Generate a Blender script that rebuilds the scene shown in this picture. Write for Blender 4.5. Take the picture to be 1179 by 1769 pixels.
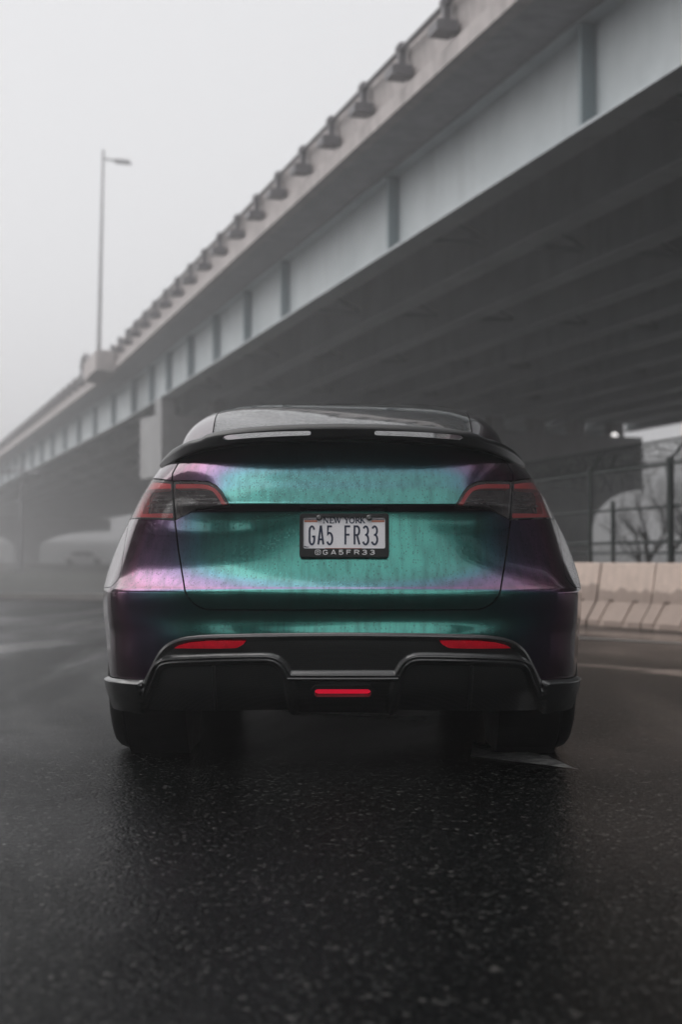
import bpy, bmesh, math, random
import numpy as np
from mathutils import Vector, Matrix

random.seed(7)
rng = np.random.default_rng(7)
for o in list(bpy.data.objects):
    bpy.data.objects.remove(o)
scene = bpy.context.scene
COL = scene.collection

# ------------------------------------------------------------------ camera, sky, sun, exposure
CAM_Z, FPX, CX, CY, PITCH = 0.763, 2555.0, 589.5, 884.5, math.radians(1.805)
cam_d = bpy.data.cameras.new('camera')
cam = bpy.data.objects.new('camera', cam_d)
COL.objects.link(cam)
cam.location = (0, 0, CAM_Z)
cam.rotation_euler = (math.pi / 2 + PITCH, 0, 0)
cam_d.sensor_fit = 'VERTICAL'
cam_d.sensor_height = 36.0
cam_d.lens = FPX / 1769 * 36.0
cam_d.clip_start = 0.05
cam_d.clip_end = 3000
cam_d.dof.use_dof = True
cam_d.dof.focus_distance = 5.28
cam_d.dof.aperture_fstop = 2.3
scene.camera = cam

world = bpy.data.worlds.new('World')
scene.world = world
world.use_nodes = True
wt = world.node_tree
wt.nodes.clear()
SUN_EL, SUN_ROT = math.radians(52), math.radians(266)
sky = wt.nodes.new('ShaderNodeTexSky')
sky.sky_type = 'NISHITA'
sky.sun_disc = False
sky.sun_elevation = SUN_EL
sky.sun_rotation = SUN_ROT
sky.air_density = 1.0
sky.dust_density = 4.0
hsv = wt.nodes.new('ShaderNodeHueSaturation')
hsv.inputs['Saturation'].default_value = 0.10
ov = wt.nodes.new('ShaderNodeMixRGB')            # cloud sheet: evens the clear sky out to a pale grey
ov.inputs['Fac'].default_value = 0.72
ov.inputs['Color2'].default_value = (7.6, 7.6, 7.75, 1)
bg = wt.nodes.new('ShaderNodeBackground')
bg.inputs['Strength'].default_value = 0.127
wo = wt.nodes.new('ShaderNodeOutputWorld')
wt.links.new(sky.outputs[0], hsv.inputs['Color'])
wt.links.new(hsv.outputs[0], ov.inputs['Color1'])
wt.links.new(ov.outputs[0], bg.inputs['Color'])
wt.links.new(bg.outputs[0], wo.inputs['Surface'])

sun_d = bpy.data.lights.new('sun', 'SUN')
sun_d.energy = 2.6
sun_d.angle = math.radians(90)
sun_d.color = (1.0, 0.97, 0.94)
sun = bpy.data.objects.new('sun', sun_d)
COL.objects.link(sun)
sv = Vector((math.sin(SUN_ROT) * math.cos(SUN_EL), math.cos(SUN_ROT) * math.cos(SUN_EL), math.sin(SUN_EL)))
sun.rotation_euler = sv.to_track_quat('Z', 'Y').to_euler()
sun.location = sv * 50 + Vector((0, 0, 20))

scene.view_settings.view_transform = 'Standard'
scene.view_settings.look = 'None'
scene.view_settings.exposure = 0.0
scene.view_settings.gamma = 1.0
scene.view_settings.use_curve_mapping = False
cy = scene.cycles
scene.render.engine = 'CYCLES'
cy.max_bounces = 8
cy.diffuse_bounces = 3
cy.glossy_bounces = 3
cy.transmission_bounces = 4
cy.transparent_max_bounces = 12
cy.volume_bounces = 2
cy.use_denoising = True
cy.sample_clamp_indirect = 6
cy.caustics_reflective = False
cy.caustics_refractive = False

# ------------------------------------------------------------------ small helpers
def link(o, parent=None):
    COL.objects.link(o)
    if parent is not None:
        o.parent = parent
    return o

def thing(name, label, cat, loc=(0, 0, 0), rz=0.0, group=None):
    o = bpy.data.objects.new(name, None)
    link(o)
    o.location = loc
    o.rotation_euler = (0, 0, rz)
    tag(o, label, cat, group)
    return o

def tag(o, label=None, cat=None, group=None, kind=None):
    if label: o['label'] = label
    if cat: o['category'] = cat
    if group: o['group'] = group
    if kind: o['kind'] = kind
    return o

def mesh_obj(name, verts, faces, mat, parent=None, smooth=False, loc=None):
    me = bpy.data.meshes.new(name)
    me.from_pydata([tuple(v) for v in verts], [], [tuple(f) for f in faces])
    if mat: me.materials.append(mat)
    if smooth:
        me.polygons.foreach_set('use_smooth', [True] * len(me.polygons))
    me.update()
    o = bpy.data.objects.new(name, me)
    link(o, parent)
    if loc is not None: o.location = loc
    return o

def smooth_angle(o, deg=35):
    me = o.data
    bm = bmesh.new(); bm.from_mesh(me)
    for f in bm.faces: f.smooth = True
    lim = math.radians(deg)
    for e in bm.edges:
        if len(e.link_faces) == 2:
            e.smooth = e.calc_face_angle(0) < lim
        else:
            e.smooth = False
    bm.to_mesh(me); bm.free()
    return o

class MB:
    """collects simple solids into one mesh"""
    def __init__(s): s.v, s.f = [], []
    def add(s, vs, fs):
        n = len(s.v); s.v += [tuple(v) for v in vs]; s.f += [tuple(i + n for i in f) for f in fs]
    def box(s, c, d, rz=0.0):
        h = [x / 2 for x in d]; ca, sa = math.cos(rz), math.sin(rz); vs = []
        for dz in (-1, 1):
            for dx, dy in ((-1, -1), (1, -1), (1, 1), (-1, 1)):
                x, y = dx * h[0], dy * h[1]
                vs.append((c[0] + x * ca - y * sa, c[1] + x * sa + y * ca, c[2] + dz * h[2]))
        s.add(vs, [(3, 2, 1, 0), (4, 5, 6, 7), (0, 1, 5, 4), (1, 2, 6, 5), (2, 3, 7, 6), (3, 0, 4, 7)])
    def tube(s, pts, r, n=8, cap=True):
        pts = [Vector(p) for p in pts]; rs = r if isinstance(r, (list, tuple)) else [r] * len(pts)
        rings = []; up = None
        for i, p in enumerate(pts):
            d = (pts[min(i + 1, len(pts) - 1)] - pts[max(i - 1, 0)]).normalized()
            if up is None:
                up = Vector((0, 0, 1)) if abs(d.z) < 0.9 else Vector((1, 0, 0))
            a = d.cross(up).normalized(); b = a.cross(d).normalized(); up = b
            rings.append([p + (a * math.cos(2 * math.pi * k / n) + b * math.sin(2 * math.pi * k / n)) * rs[i] for k in range(n)])
        vs = [v for R in rings for v in R]; fs = []
        for i in range(len(pts) - 1):
            for k in range(n):
                k2 = (k + 1) % n
                fs.append((i * n + k, i * n + k2, (i + 1) * n + k2, (i + 1) * n + k))
        if cap:
            fs.append(tuple(range(n - 1, -1, -1))); m = (len(pts) - 1) * n
            fs.append(tuple(range(m, m + n)))
        s.add(vs, fs)
    def prism(s, poly, y0, y1, axis='y'):
        """poly in (x,z) extruded along y (axis 'y'), or in (y,z) along x (axis 'x')"""
        n = len(poly)
        if axis == 'y': vs = [(a, y0, b) for a, b in poly] + [(a, y1, b) for a, b in poly]
        else: vs = [(y0, a, b) for a, b in poly] + [(y1, a, b) for a, b in poly]
        fs = [tuple(range(n)), tuple(range(2 * n - 1, n - 1, -1))]
        for i in range(n):
            j = (i + 1) % n; fs.append((i, i + n, j + n, j))
        s.add(vs, fs)
    def lathe(s, prof, c, n=48, axis='x'):
        """prof = (axial, radius) list, spun about the axis through c"""
        vs = []; m = len(prof)
        for k in range(n):
            a = 2 * math.pi * k / n; ca, sa = math.cos(a), math.sin(a)
            for ax, r in prof:
                if axis == 'x': vs.append((c[0] + ax, c[1] + r * ca, c[2] + r * sa))
                elif axis == 'y': vs.append((c[0] + r * ca, c[1] + ax, c[2] + r * sa))
                else: vs.append((c[0] + r * ca, c[1] + r * sa, c[2] + ax))
        fs = []
        for k in range(n):
            k2 = (k + 1) % n
            for i in range(m - 1):
                fs.append((k * m + i, k * m + i + 1, k2 * m + i + 1, k2 * m + i))
        s.add(vs, fs)
    def build(s, name, mat, parent=None, smooth=False):
        o = mesh_obj(name, s.v, s.f, mat, parent)
        me = o.data
        bm = bmesh.new(); bm.from_mesh(me); bmesh.ops.recalc_face_normals(bm, faces=bm.faces); bm.to_mesh(me); bm.free()
        if smooth: smooth_angle(o)
        return o

def pchip(xs, ys, q):
    xs = np.asarray(xs, float); ys = np.asarray(ys, float); q = np.asarray(q, float)
    h = np.diff(xs); d = np.diff(ys) / h; n = len(xs); m = np.zeros(n)
    for i in range(1, n - 1):
        if d[i - 1] * d[i] > 0:
            w1 = 2 * h[i] + h[i - 1]; w2 = h[i] + 2 * h[i - 1]
            m[i] = (w1 + w2) / (w1 / d[i - 1] + w2 / d[i])
    m[0], m[-1] = d[0], d[-1]
    i = np.clip(np.searchsorted(xs, q) - 1, 0, n - 2)
    t = np.clip((q - xs[i]) / h[i], 0, 1)
    return ((2*t**3 - 3*t**2 + 1) * ys[i] + (t**3 - 2*t**2 + t) * h[i] * m[i] + (-2*t**3 + 3*t**2) * ys[i+1] + (t**3 - t**2) * h[i] * m[i+1])

def sstep(a, b, x):
    t = np.clip((np.asarray(x, float) - a) / (b - a), 0, 1)
    return t * t * (3 - 2 * t)

def sdf(poly, X, Z):
    """signed distance to a closed polygon, positive inside"""
    X = np.asarray(X, float); Z = np.asarray(Z, float)
    d = np.full(X.shape, 1e9); ins = np.zeros(X.shape, bool); n = len(poly)
    for i in range(n):
        ax, az = poly[i]; bx, bz = poly[(i + 1) % n]
        ex, ez = bx - ax, bz - az; L = ex * ex + ez * ez + 1e-18
        t = np.clip(((X - ax) * ex + (Z - az) * ez) / L, 0, 1)
        d = np.minimum(d, (X - ax - t * ex) ** 2 + (Z - az - t * ez) ** 2)
        c = (az > Z) != (bz > Z)
        with np.errstate(divide='ignore', invalid='ignore'):
            xi = ax + (Z - az) * ex / (ez if ez != 0 else 1e-18)
        ins ^= c & (X < xi)
    d = np.sqrt(d)
    return np.where(ins, d, -d)

def pdist(line, X, Z):
    d = np.full(np.shape(X), 1e9)
    for (ax, az), (bx, bz) in zip(line[:-1], line[1:]):
        ex, ez = bx - ax, bz - az; L = ex * ex + ez * ez + 1e-18
        t = np.clip(((X - ax) * ex + (Z - az) * ez) / L, 0, 1)
        d = np.minimum(d, (X - ax - t * ex) ** 2 + (Z - az - t * ez) ** 2)
    return np.sqrt(d)

# ------------------------------------------------------------------ materials
class NT:
    def __init__(s, name):
        s.m = bpy.data.materials.new(name); s.m.use_nodes = True
        s.t = s.m.node_tree; s.b = s.t.nodes['Principled BSDF']; s.out = s.t.nodes['Material Output']
    def n(s, typ, **kw):
        nd = s.t.nodes.new(typ)
        for k, v in kw.items(): setattr(nd, k, v)
        return nd
    def l(s, a, b): s.t.links.new(a, b)
    def set(s, **kw):
        for k, v in kw.items():
            s.b.inputs[k.replace('_', ' ')].default_value = v
        return s
    def coord(s, scale=(1, 1, 1), rot=(0, 0, 0), kind='Object'):
        tc = s.n('ShaderNodeTexCoord'); mp = s.n('ShaderNodeMapping')
        mp.inputs['Scale'].default_value = scale; mp.inputs['Rotation'].default_value = rot
        s.l(tc.outputs[kind], mp.inputs['Vector']); return mp.outputs[0]
    def noise(s, co, scale, detail=4, rough=0.55, dist=0):
        nd = s.n('ShaderNodeTexNoise'); nd.inputs['Scale'].default_value = scale
        nd.inputs['Detail'].default_value = detail; nd.inputs['Roughness'].default_value = rough
        nd.inputs['Distortion'].default_value = dist
        s.l(co, nd.inputs['Vector']); return nd.outputs['Fac']
    def voro(s, co, scale, feature='F1', rand=1.0):
        nd = s.n('ShaderNodeTexVoronoi', feature=feature); nd.inputs['Scale'].default_value = scale
        nd.inputs['Randomness'].default_value = rand
        s.l(co, nd.inputs['Vector']); return nd
    def ramp(s, fac, stops, interp='LINEAR'):
        nd = s.n('ShaderNodeValToRGB'); cr = nd.color_ramp; cr.interpolation = interp
        while len(cr.elements) > len(stops): cr.elements.remove(cr.elements[-1])
        while len(cr.elements) < len(stops): cr.elements.new(0.5)
        for e, (p, c) in zip(cr.elements, stops):
            e.position = p; e.color = (c, c, c, 1) if not isinstance(c, tuple) else (*c, 1)
        s.l(fac, nd.inputs[0]); return nd.outputs[0]
    def math(s, op, a, b=None, clamp=False):
        nd = s.n('ShaderNodeMath', operation=op, use_clamp=clamp)
        for i, v in enumerate((a, b)):
            if v is None: continue
            if isinstance(v, (int, float)): nd.inputs[i].default_value = v
            else: s.l(v, nd.inputs[i])
        return nd.outputs[0]
    def mix(s, fac, a, b):
        nd = s.n('ShaderNodeMixRGB')
        for i, v in ((0, fac), (1, a), (2, b)):
            if isinstance(v, (int, float)): nd.inputs[i].default_value = v
            elif isinstance(v, tuple): nd.inputs[i].default_value = (*v, 1)
            else: s.l(v, nd.inputs[i])
        return nd.outputs[0]
    def bump(s, h, strength, dist, prev=None, to=True):
        nd = s.n('ShaderNodeBump'); nd.inputs['Strength'].default_value = strength
        nd.inputs['Distance'].default_value = dist; s.l(h, nd.inputs['Height'])
        if prev is not None: s.l(prev, nd.inputs['Normal'])
        if to: s.l(nd.outputs[0], s.b.inputs['Normal'])
        return nd.outputs[0]

def plain(name, col, rough=0.5, metal=0.0, var=0.15, scale=6.0, bump=0.0, bscale=40.0, **kw):
    m = NT(name); m.set(Roughness=rough, Metallic=metal, **kw)
    co = m.coord(); f = m.noise(co, scale, 5)
    a = tuple(c * (1 - var) for c in col); b = tuple(min(1, c * (1 + var)) for c in col)
    m.l(m.ramp(f, [(0.3, a), (0.7, b)]), m.b.inputs['Base Color'])
    m.l(m.ramp(m.noise(co, scale * 2.3, 3), [(0.3, max(0, rough - 0.06)), (0.7, min(1, rough + 0.06))]), m.b.inputs['Roughness'])
    if bump: m.bump(m.noise(co, bscale, 4), bump, 0.004)
    return m.m

def drops(m, co, scale=150.0, cover=0.5, rim=0.5):
    """height of water beads: round caps kept in a random share of voronoi cells"""
    v = m.voro(co, scale)
    cap = m.ramp(v.outputs['Distance'], [(0.0, 1.0), (rim * 0.5, 0.75), (rim, 0.0)])
    sep = m.n('ShaderNodeSeparateColor'); m.l(v.outputs['Color'], sep.inputs[0])
    keep = m.math('LESS_THAN', sep.outputs[0], cover)
    return m.math('MULTIPLY', cap, keep)

def mat_paint():
    m = NT('colour_shift_paint')
    co = m.coord()
    lw = m.n('ShaderNodeLayerWeight'); lw.inputs['Blend'].default_value = 0.5
    # pigment of a colour-shift wrap: teal seen square on, lilac then rose as it turns away
    colr = m.ramp(lw.outputs['Facing'], [
        (0.00, (0.095, 0.39, 0.33)), (0.05, (0.08, 0.33, 0.285)), (0.10, (0.075, 0.25, 0.235)), (0.13, (0.09, 0.22, 0.27)), (0.18, (0.15, 0.13, 0.23)),
        (0.25, (0.22, 0.125, 0.23)), (0.38, (0.23, 0.105, 0.17)), (0.62, (0.15, 0.09, 0.115)), (1.0, (0.16, 0.12, 0.135))])
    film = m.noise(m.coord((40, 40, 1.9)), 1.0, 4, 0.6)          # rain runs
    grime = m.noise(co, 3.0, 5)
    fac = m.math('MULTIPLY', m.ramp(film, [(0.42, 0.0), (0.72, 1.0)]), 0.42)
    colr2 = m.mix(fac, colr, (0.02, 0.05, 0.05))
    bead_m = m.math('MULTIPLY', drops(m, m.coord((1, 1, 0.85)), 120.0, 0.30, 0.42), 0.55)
    colr2 = m.mix(bead_m, colr2, (0.012, 0.022, 0.024))       # dark look of light bent in water beads, put into the colour
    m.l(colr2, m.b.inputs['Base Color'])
    m.set(Metallic=0.92, Coat_Weight=0.6, Coat_Roughness=0.03, Coat_IOR=1.5)
    m.l(m.ramp(grime, [(0.3, 0.13), (0.7, 0.21)]), m.b.inputs['Roughness'])
    h1 = drops(m, co, 135.0, 0.45, 0.42)
    h2 = drops(m, m.coord((1, 1, 0.8)), 62.0, 0.16, 0.30)
    n1 = m.bump(h1, 0.15, 0.0011, to=False)
    n2 = m.bump(h2, 0.04, 0.0018, prev=n1, to=False)
    n3 = m.bump(film, 0.045, 0.004, prev=n2, to=False)
    m.l(n3, m.b.inputs['Normal'])
    nd = m.bump(h1, 0.12, 0.002, to=False); m.l(nd, m.b.inputs['Coat Normal'])
    return m.m

def mat_glass_dark():
    m = NT('tinted_wet_glass'); m.set(Base_Color=(0.012, 0.013, 0.014, 1), Roughness=0.06, Coat_Weight=0.6, Coat_Roughness=0.02)
    co = m.coord()
    h = m.math('ADD', drops(m, co, 70.0, 0.9, 0.55), drops(m, co, 130.0, 0.8, 0.5))
    m.bump(h, 1.0, 0.012)
    return m.m

def mat_black_trim():
    m = NT('black_trim'); m.set(Base_Color=(0.012, 0.012, 0.013, 1), Coat_Weight=0.8, Coat_Roughness=0.2, Coat_IOR=1.9)
    co = m.coord()
    m.l(m.ramp(m.noise(co, 14, 4), [(0.3, 0.38), (0.7, 0.52)]), m.b.inputs['Roughness'])
    wv = m.n('ShaderNodeTexChecker'); wv.inputs['Scale'].default_value = 260.0
    m.l(m.coord((1, 1, 1), (0, math.radians(45), 0)), wv.inputs['Vector'])
    m.l(m.mix(wv.outputs['Fac'], (0.013, 0.0137, 0.0137), (0.034, 0.0355, 0.0355)), m.b.inputs['Base Color'])
    h = drops(m, co, 170.0, 0.5, 0.45)
    m.bump(h, 0.5, 0.0012)
    return m.m

def mat_lens():
    m = NT('clear_lens')
    m.t.nodes.remove(m.b)
    tr = m.n('ShaderNodeBsdfTransparent'); tr.inputs[0].default_value = (0.93, 0.93, 0.93, 1)
    gl = m.n('ShaderNodeBsdfGlossy'); gl.inputs['Roughness'].default_value = 0.05
    fr = m.n('ShaderNodeFresnel'); fr.inputs[0].default_value = 1.5
    bp = m.n('ShaderNodeBump'); bp.inputs['Strength'].default_value = 0.25; bp.inputs['Distance'].default_value = 0.001
    m.l(drops(m, m.coord(), 130.0, 0.5, 0.45), bp.inputs['Height'])
    m.l(bp.outputs[0], gl.inputs['Normal']); m.l(bp.outputs[0], fr.inputs['Normal'])
    mx = m.n('ShaderNodeMixShader'); m.l(fr.outputs[0], mx.inputs[0]); m.l(tr.outputs[0], mx.inputs[1]); m.l(gl.outputs[0], mx.inputs[2])
    df = m.n('ShaderNodeBsdfDiffuse'); df.inputs[0].default_value = (0.62, 0.55, 0.56, 1)     # thin film of beaded rain
    m2 = m.n('ShaderNodeMixShader'); m2.inputs[0].default_value = 0.075
    m.l(mx.outputs[0], m2.inputs[1]); m.l(df.outputs[0], m2.inputs[2])
    m.l(m2.outputs[0], m.out.inputs['Surface'])
    return m.m

def mat_asphalt():
    m = NT('wet_asphalt')
    co = m.coord()
    agg = m.voro(co, 100.0)
    fine = m.noise(co, 95.0, 3, 0.6)
    big = m.noise(m.coord((0.55, 0.16, 1), (0, 0, math.radians(-16))), 1.0, 5, 0.6, 0.6)
    mid = m.noise(m.coord((1.5, 0.7, 1)), 1.0, 4, 0.6)
    sepc = m.n('ShaderNodeSeparateColor'); m.l(agg.outputs['Color'], sepc.inputs[0])
    stone = m.ramp(sepc.outputs[0], [(0.0, (0.0008, 0.0010, 0.0010)), (0.74, (0.0026, 0.0030, 0.0030)), (0.90, (0.012, 0.0125, 0.012)), (0.975, (0.026, 0.026, 0.025)), (1.0, (0.085, 0.082, 0.078))])
    tint = m.ramp(m.math('ADD', m.math('MULTIPLY', mid, 0.6), m.math('MULTIPLY', m.noise(co, 28.0, 4, 0.7), 0.4)), [(0.3, 0.35), (0.7, 1.5)])
    mul = m.n('ShaderNodeMixRGB', blend_type='MULTIPLY'); mul.inputs[0].default_value = 1
    m.l(stone, mul.inputs[1]); m.l(tint, mul.inputs[2])
    m.l(mul.outputs[0], m.b.inputs['Base Color'])
    wet = m.ramp(big, [(0.44, 0.0), (0.62, 0.8)])
    wob = m.noise(m.coord((1.1, 1.1, 1)), 1.0, 5, 0.65)
    for cx_p, cy_p, ang, lx, ly in ((3.6, 13.6, -61, 3.6, 0.62), (2.6, 9.4, -57, 2.3, 0.30), (1.6, 12.6, -55, 1.0, 0.25),
                                    (-2.9, 12.4, 78, 2.4, 0.42), (4.4, 6.0, -40, 1.4, 0.3)):
        tc = m.n('ShaderNodeTexCoord'); mp = m.n('ShaderNodeMapping', vector_type='TEXTURE')     # standing water in a shallow dip
        mp.inputs['Location'].default_value = (cx_p, cy_p, 0); mp.inputs['Rotation'].default_value = (0, 0, math.radians(ang)); mp.inputs['Scale'].default_value = (lx, ly, 1)
        m.l(tc.outputs['Object'], mp.inputs['Vector'])
        ln = m.n('ShaderNodeVectorMath', operation='LENGTH'); m.l(mp.outputs[0], ln.inputs[0])
        dd = m.math('ADD', ln.outputs['Value'], m.math('MULTIPLY', wob, 1.5))
        wet = m.math('MAXIMUM', wet, m.ramp(m.math('MULTIPLY', dd, 0.5), [(0.62, 1.0), (0.86, 0.0)]))
    rough = m.ramp(wet, [(0.0, 0.23), (0.6, 0.16), (0.85, 0.09), (1.0, 0.05)])
    m.l(rough, m.b.inputs['Roughness'])
    m.l(m.math('ADD', m.ramp(wet, [(0.0, 0.105), (0.8, 0.16), (1.0, 0.33)]), 1.0), m.b.inputs['IOR'])
    h = m.math('ADD', m.math('MULTIPLY', agg.outputs['Distance'], -1.0), m.math('MULTIPLY', fine, 1.2))
    h = m.math('MULTIPLY', h, m.ramp(wet, [(0.0, 1.0), (1.0, 0.12)]))
    n1 = m.bump(h, 0.65, 0.006, to=False)
    m.bump(mid, 0.05, 0.02, prev=n1)
    return m.m

def mat_concrete(name, col, warm=0.0, streak=0.4, scale=1.0, split=None):
    m = NT(name)
    co = m.coord()
    n1 = m.noise(co, 2.2 * scale, 6, 0.62)
    st = m.noise(m.coord((5 * scale, 5 * scale, 0.35)), 1.0, 5, 0.6)
    c1 = m.ramp(n1, [(0.25, tuple(c * 0.78 for c in col)), (0.75, tuple(min(1, c * 1.15) for c in col))])
    c2 = m.mix(m.math('MULTIPLY', m.ramp(st, [(0.45, 0.0), (0.75, 1.0)]), streak), c1, tuple(c * 0.45 for c in col))
    if split is not None:                        # damp lower part, dry pale cap: an uneven tide line
        tc = m.n('ShaderNodeTexCoord'); sx = m.n('ShaderNodeSeparateXYZ'); m.l(tc.outputs['Object'], sx.inputs[0])
        zz = m.math('ADD', sx.outputs[2], m.math('MULTIPLY', m.noise(m.coord((3, 3, 3)), 1.3, 4), -0.22))
        info = m.n('ShaderNodeObjectInfo')
        zz = m.math('ADD', zz, m.math('MULTIPLY', info.outputs['Random'], 0.10))
        f = m.ramp(zz, [(split, 0.0), (split + 0.02, 1.0)])
        c2 = m.mix(f, m.mix(0.62, c2, (0.13, 0.092, 0.075)), c2)
    m.l(c2, m.b.inputs['Base Color'])
    m.set(Roughness=0.7)
    m.bump(m.noise(co, 30 * scale, 6, 0.7), 0.25, 0.01)
    return m.m

PAINT = mat_paint(); GLASSD = mat_glass_dark(); TRIM = mat_black_trim(); LENS = mat_lens()
ASPH = mat_asphalt()
SHELL = plain('dark_inner_shell', (0.006, 0.006, 0.006), 0.7)
RUBBER = plain('tyre_rubber', (0.012, 0.012, 0.012), 0.62, bump=0.3, bscale=60)
RIMM = plain('dark_rim_metal', (0.06, 0.06, 0.065), 0.35, 0.9)
REDL = NT('red_light_plastic').set(Base_Color=(0.85, 0.055, 0.065, 1), Roughness=0.3, Coat_Weight=0.5).m
FOGL = NT('fog_lamp_red').set(Base_Color=(0.8, 0.005, 0.03, 1), Roughness=0.3, Emission_Color=(1.0, 0.01, 0.05, 1), Emission_Strength=0.45).m
REDREF = plain('red_reflector', (0.85, 0.006, 0.03), 0.22, 0.0, 0.12, 40, Coat_Weight=0.6)
HOUS = plain('lamp_housing_dark', (0.055, 0.055, 0.058), 0.3)
CHRM = plain('lamp_silver', (0.45, 0.45, 0.46), 0.25, 0.85)
PLATE_W = plain('plate_white', (0.90, 0.885, 0.92), 0.35, 0, 0.03, 20)
NAVY = plain('plate_navy', (0.012, 0.022, 0.06), 0.4)
ORNG = plain('plate_orange', (0.55, 0.20, 0.12), 0.4)
WHITE_T = plain('white_print', (0.75, 0.75, 0.76), 0.4, 0, 0.03)
PARA = mat_concrete('parapet_concrete', (0.40, 0.365, 0.36), streak=0.6)
DECKC = mat_concrete('deck_concrete', (0.30, 0.295, 0.31), streak=0.5)
PIERC = mat_concrete('pier_concrete', (0.30, 0.30, 0.305), streak=0.4)
BARR = mat_concrete('barrier_concrete', (0.54, 0.43, 0.37), streak=0.3, scale=2.0, split=0.36)
def mat_steel():
    m = NT('girder_grey_paint'); co = m.coord()
    n = m.noise(co, 0.7, 6, 0.65); st = m.noise(m.coord((2.2, 2.2, 0.22)), 1.0, 6, 0.65); ru = m.noise(co, 3.5, 6, 0.7)
    c = m.ramp(n, [(0.3, (0.42, 0.465, 0.485)), (0.7, (0.53, 0.57, 0.59))])
    c = m.mix(m.math('MULTIPLY', m.ramp(st, [(0.5, 0.0), (0.74, 1.0)]), 0.3), c, (0.19, 0.21, 0.22))
    c = m.mix(m.math('MULTIPLY', m.ramp(ru, [(0.64, 0.0), (0.76, 1.0)]), 0.4), c, (0.14, 0.09, 0.07))
    m.l(c, m.b.inputs['Base Color']); m.set(Roughness=0.5); m.bump(ru, 0.1, 0.01); return m.m
STEEL = mat_steel()
STIFFM = plain('stiffener_paint', (0.22, 0.27, 0.29), 0.5, 0, 0.1, 2)
RAILM = plain('rail_galvanised', (0.13, 0.125, 0.135), 0.5, 0.4, 0.15, 3)
POLEM = plain('pole_metal', (0.25, 0.25, 0.26), 0.5, 0.5, 0.1, 3)
FENCEM = plain('fence_dark_metal', (0.02, 0.028, 0.027), 0.5, 0.3, 0.2, 5)
BARK = plain('bare_bark', (0.05, 0.042, 0.042), 0.8, 0, 0.3, 8)
VERGE = plain('wet_verge_soil', (0.035, 0.036, 0.034), 0.75, 0, 0.4, 0.6, bump=0.5, bscale=8)
HILLM = plain('far_wooded_ground', (0.03, 0.034, 0.033), 0.9, 0, 0.4, 0.2, bump=0.6, bscale=2)
KERBM = mat_concrete('kerb_concrete', (0.24, 0.23, 0.225), streak=0.3)
def mat_roadpaint():
    m = NT('worn_road_paint'); co = m.coord()
    f = m.ramp(m.noise(co, 22.0, 7, 0.8), [(0.44, 0.0), (0.62, 0.8)])
    m.l(m.mix(f, (0.05, 0.05, 0.05), (0.42, 0.42, 0.41)), m.b.inputs['Base Color'])
    m.set(Roughness=0.4); m.bump(m.noise(co, 90, 3), 0.4, 0.003); return m.m
ROADP = mat_roadpaint()
LAMPON = NT('floodlight_glow'); LAMPON.set(Base_Color=(1, 1, 1, 1), Emission_Color=(1, 0.97, 0.95, 1), Emission_Strength=1.6); LAMPON = LAMPON.m
PALECAR = plain('pale_car_paint', (0.72, 0.70, 0.71), 0.3, 0, 0.03)

# ------------------------------------------------------------------ ground
X0, X1, Y0, Y1 = -300.0, 300.0, -140.0, 480.0
road = mesh_obj('road', [(X0, Y0, 0), (X1, Y0, 0), (X1, Y1, 0), (X0, Y1, 0)], [(0, 1, 2, 3)], ASPH)
tag(road, kind='structure')
# raised verge beyond the far kerb, its edge slanting towards the barriers
edge = [(-150, 95), (-60, 50), (-22, 33.5), (-8, 28.5), (-3, 26.8), (1.5, 25.6), (3.2, 23.0), (5.5, 19.6), (9.5, 14.0), (16, 4), (24, -10), (60, -60)]
vs, fs = [], []
for x, y in edge: vs += [(x, y + 0.15, 0.10)]
vs += [(X1 - 2, -60, 0.10), (X1 - 2, Y1 - 2, 0.12), (X0 + 2, Y1 - 2, 0.12), (X0 + 2, 110, 0.10)]
n = len(vs); fs.append(tuple(range(n - 1, -1, -1))[::-1])
vg = mesh_obj('verge', vs, fs, VERGE); tag(vg, kind='structure')
kb = MB()
for (xa, ya), (xb, yb_) in zip(edge[:-1], edge[1:]):
    d = Vector((xb - xa, yb_ - ya, 0)); L = d.length; a = math.atan2(d.y, d.x)
    kb.box(((xa + xb) / 2, (ya + yb_) / 2 + 0.05, 0.055), (L + 0.05, 0.16, 0.115), a)
kerb = kb.build('kerb', KERBM); tag(kerb, kind='structure')
# far low hills
def ridge(name, y, x0, x1, h, seed, depth=60):
    r = random.Random(seed); N = 90; vs = []; fs = []
    hs = [h * (0.65 + 0.35 * math.sin(i * 0.21 + seed) * math.sin(i * 0.083 + 2 * seed) + 0.12 * r.random()) for i in range(N + 1)]
    for i in range(N + 1):
        x = x0 + (x1 - x0) * i / N
        vs += [(x, y, 0.08), (x, y + depth * 0.15, hs[i] * 0.8), (x, y + depth * 0.5, hs[i]), (x, y + depth, 0.08)]
    for i in range(N):
        for k in range(3):
            a = i * 4 + k; fs.append((a, a + 4, a + 5, a + 1))
    o = mesh_obj(name, vs, fs, HILLM, smooth=True); tag(o, kind='structure'); return o
ridge('hill', 250, -280, 280, 6.5, 3)
ridge('hill', 400, -290, 290, 9, 5, 70)
unseen_bank = ridge('hill', 0, -70, 75, 9.5, 8, 30); unseen_bank.location = (-58, -42, 0); unseen_bank.rotation_euler = (0, 0, math.radians(135))  # unseen bank behind the camera, added to dim the car's reflections

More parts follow.
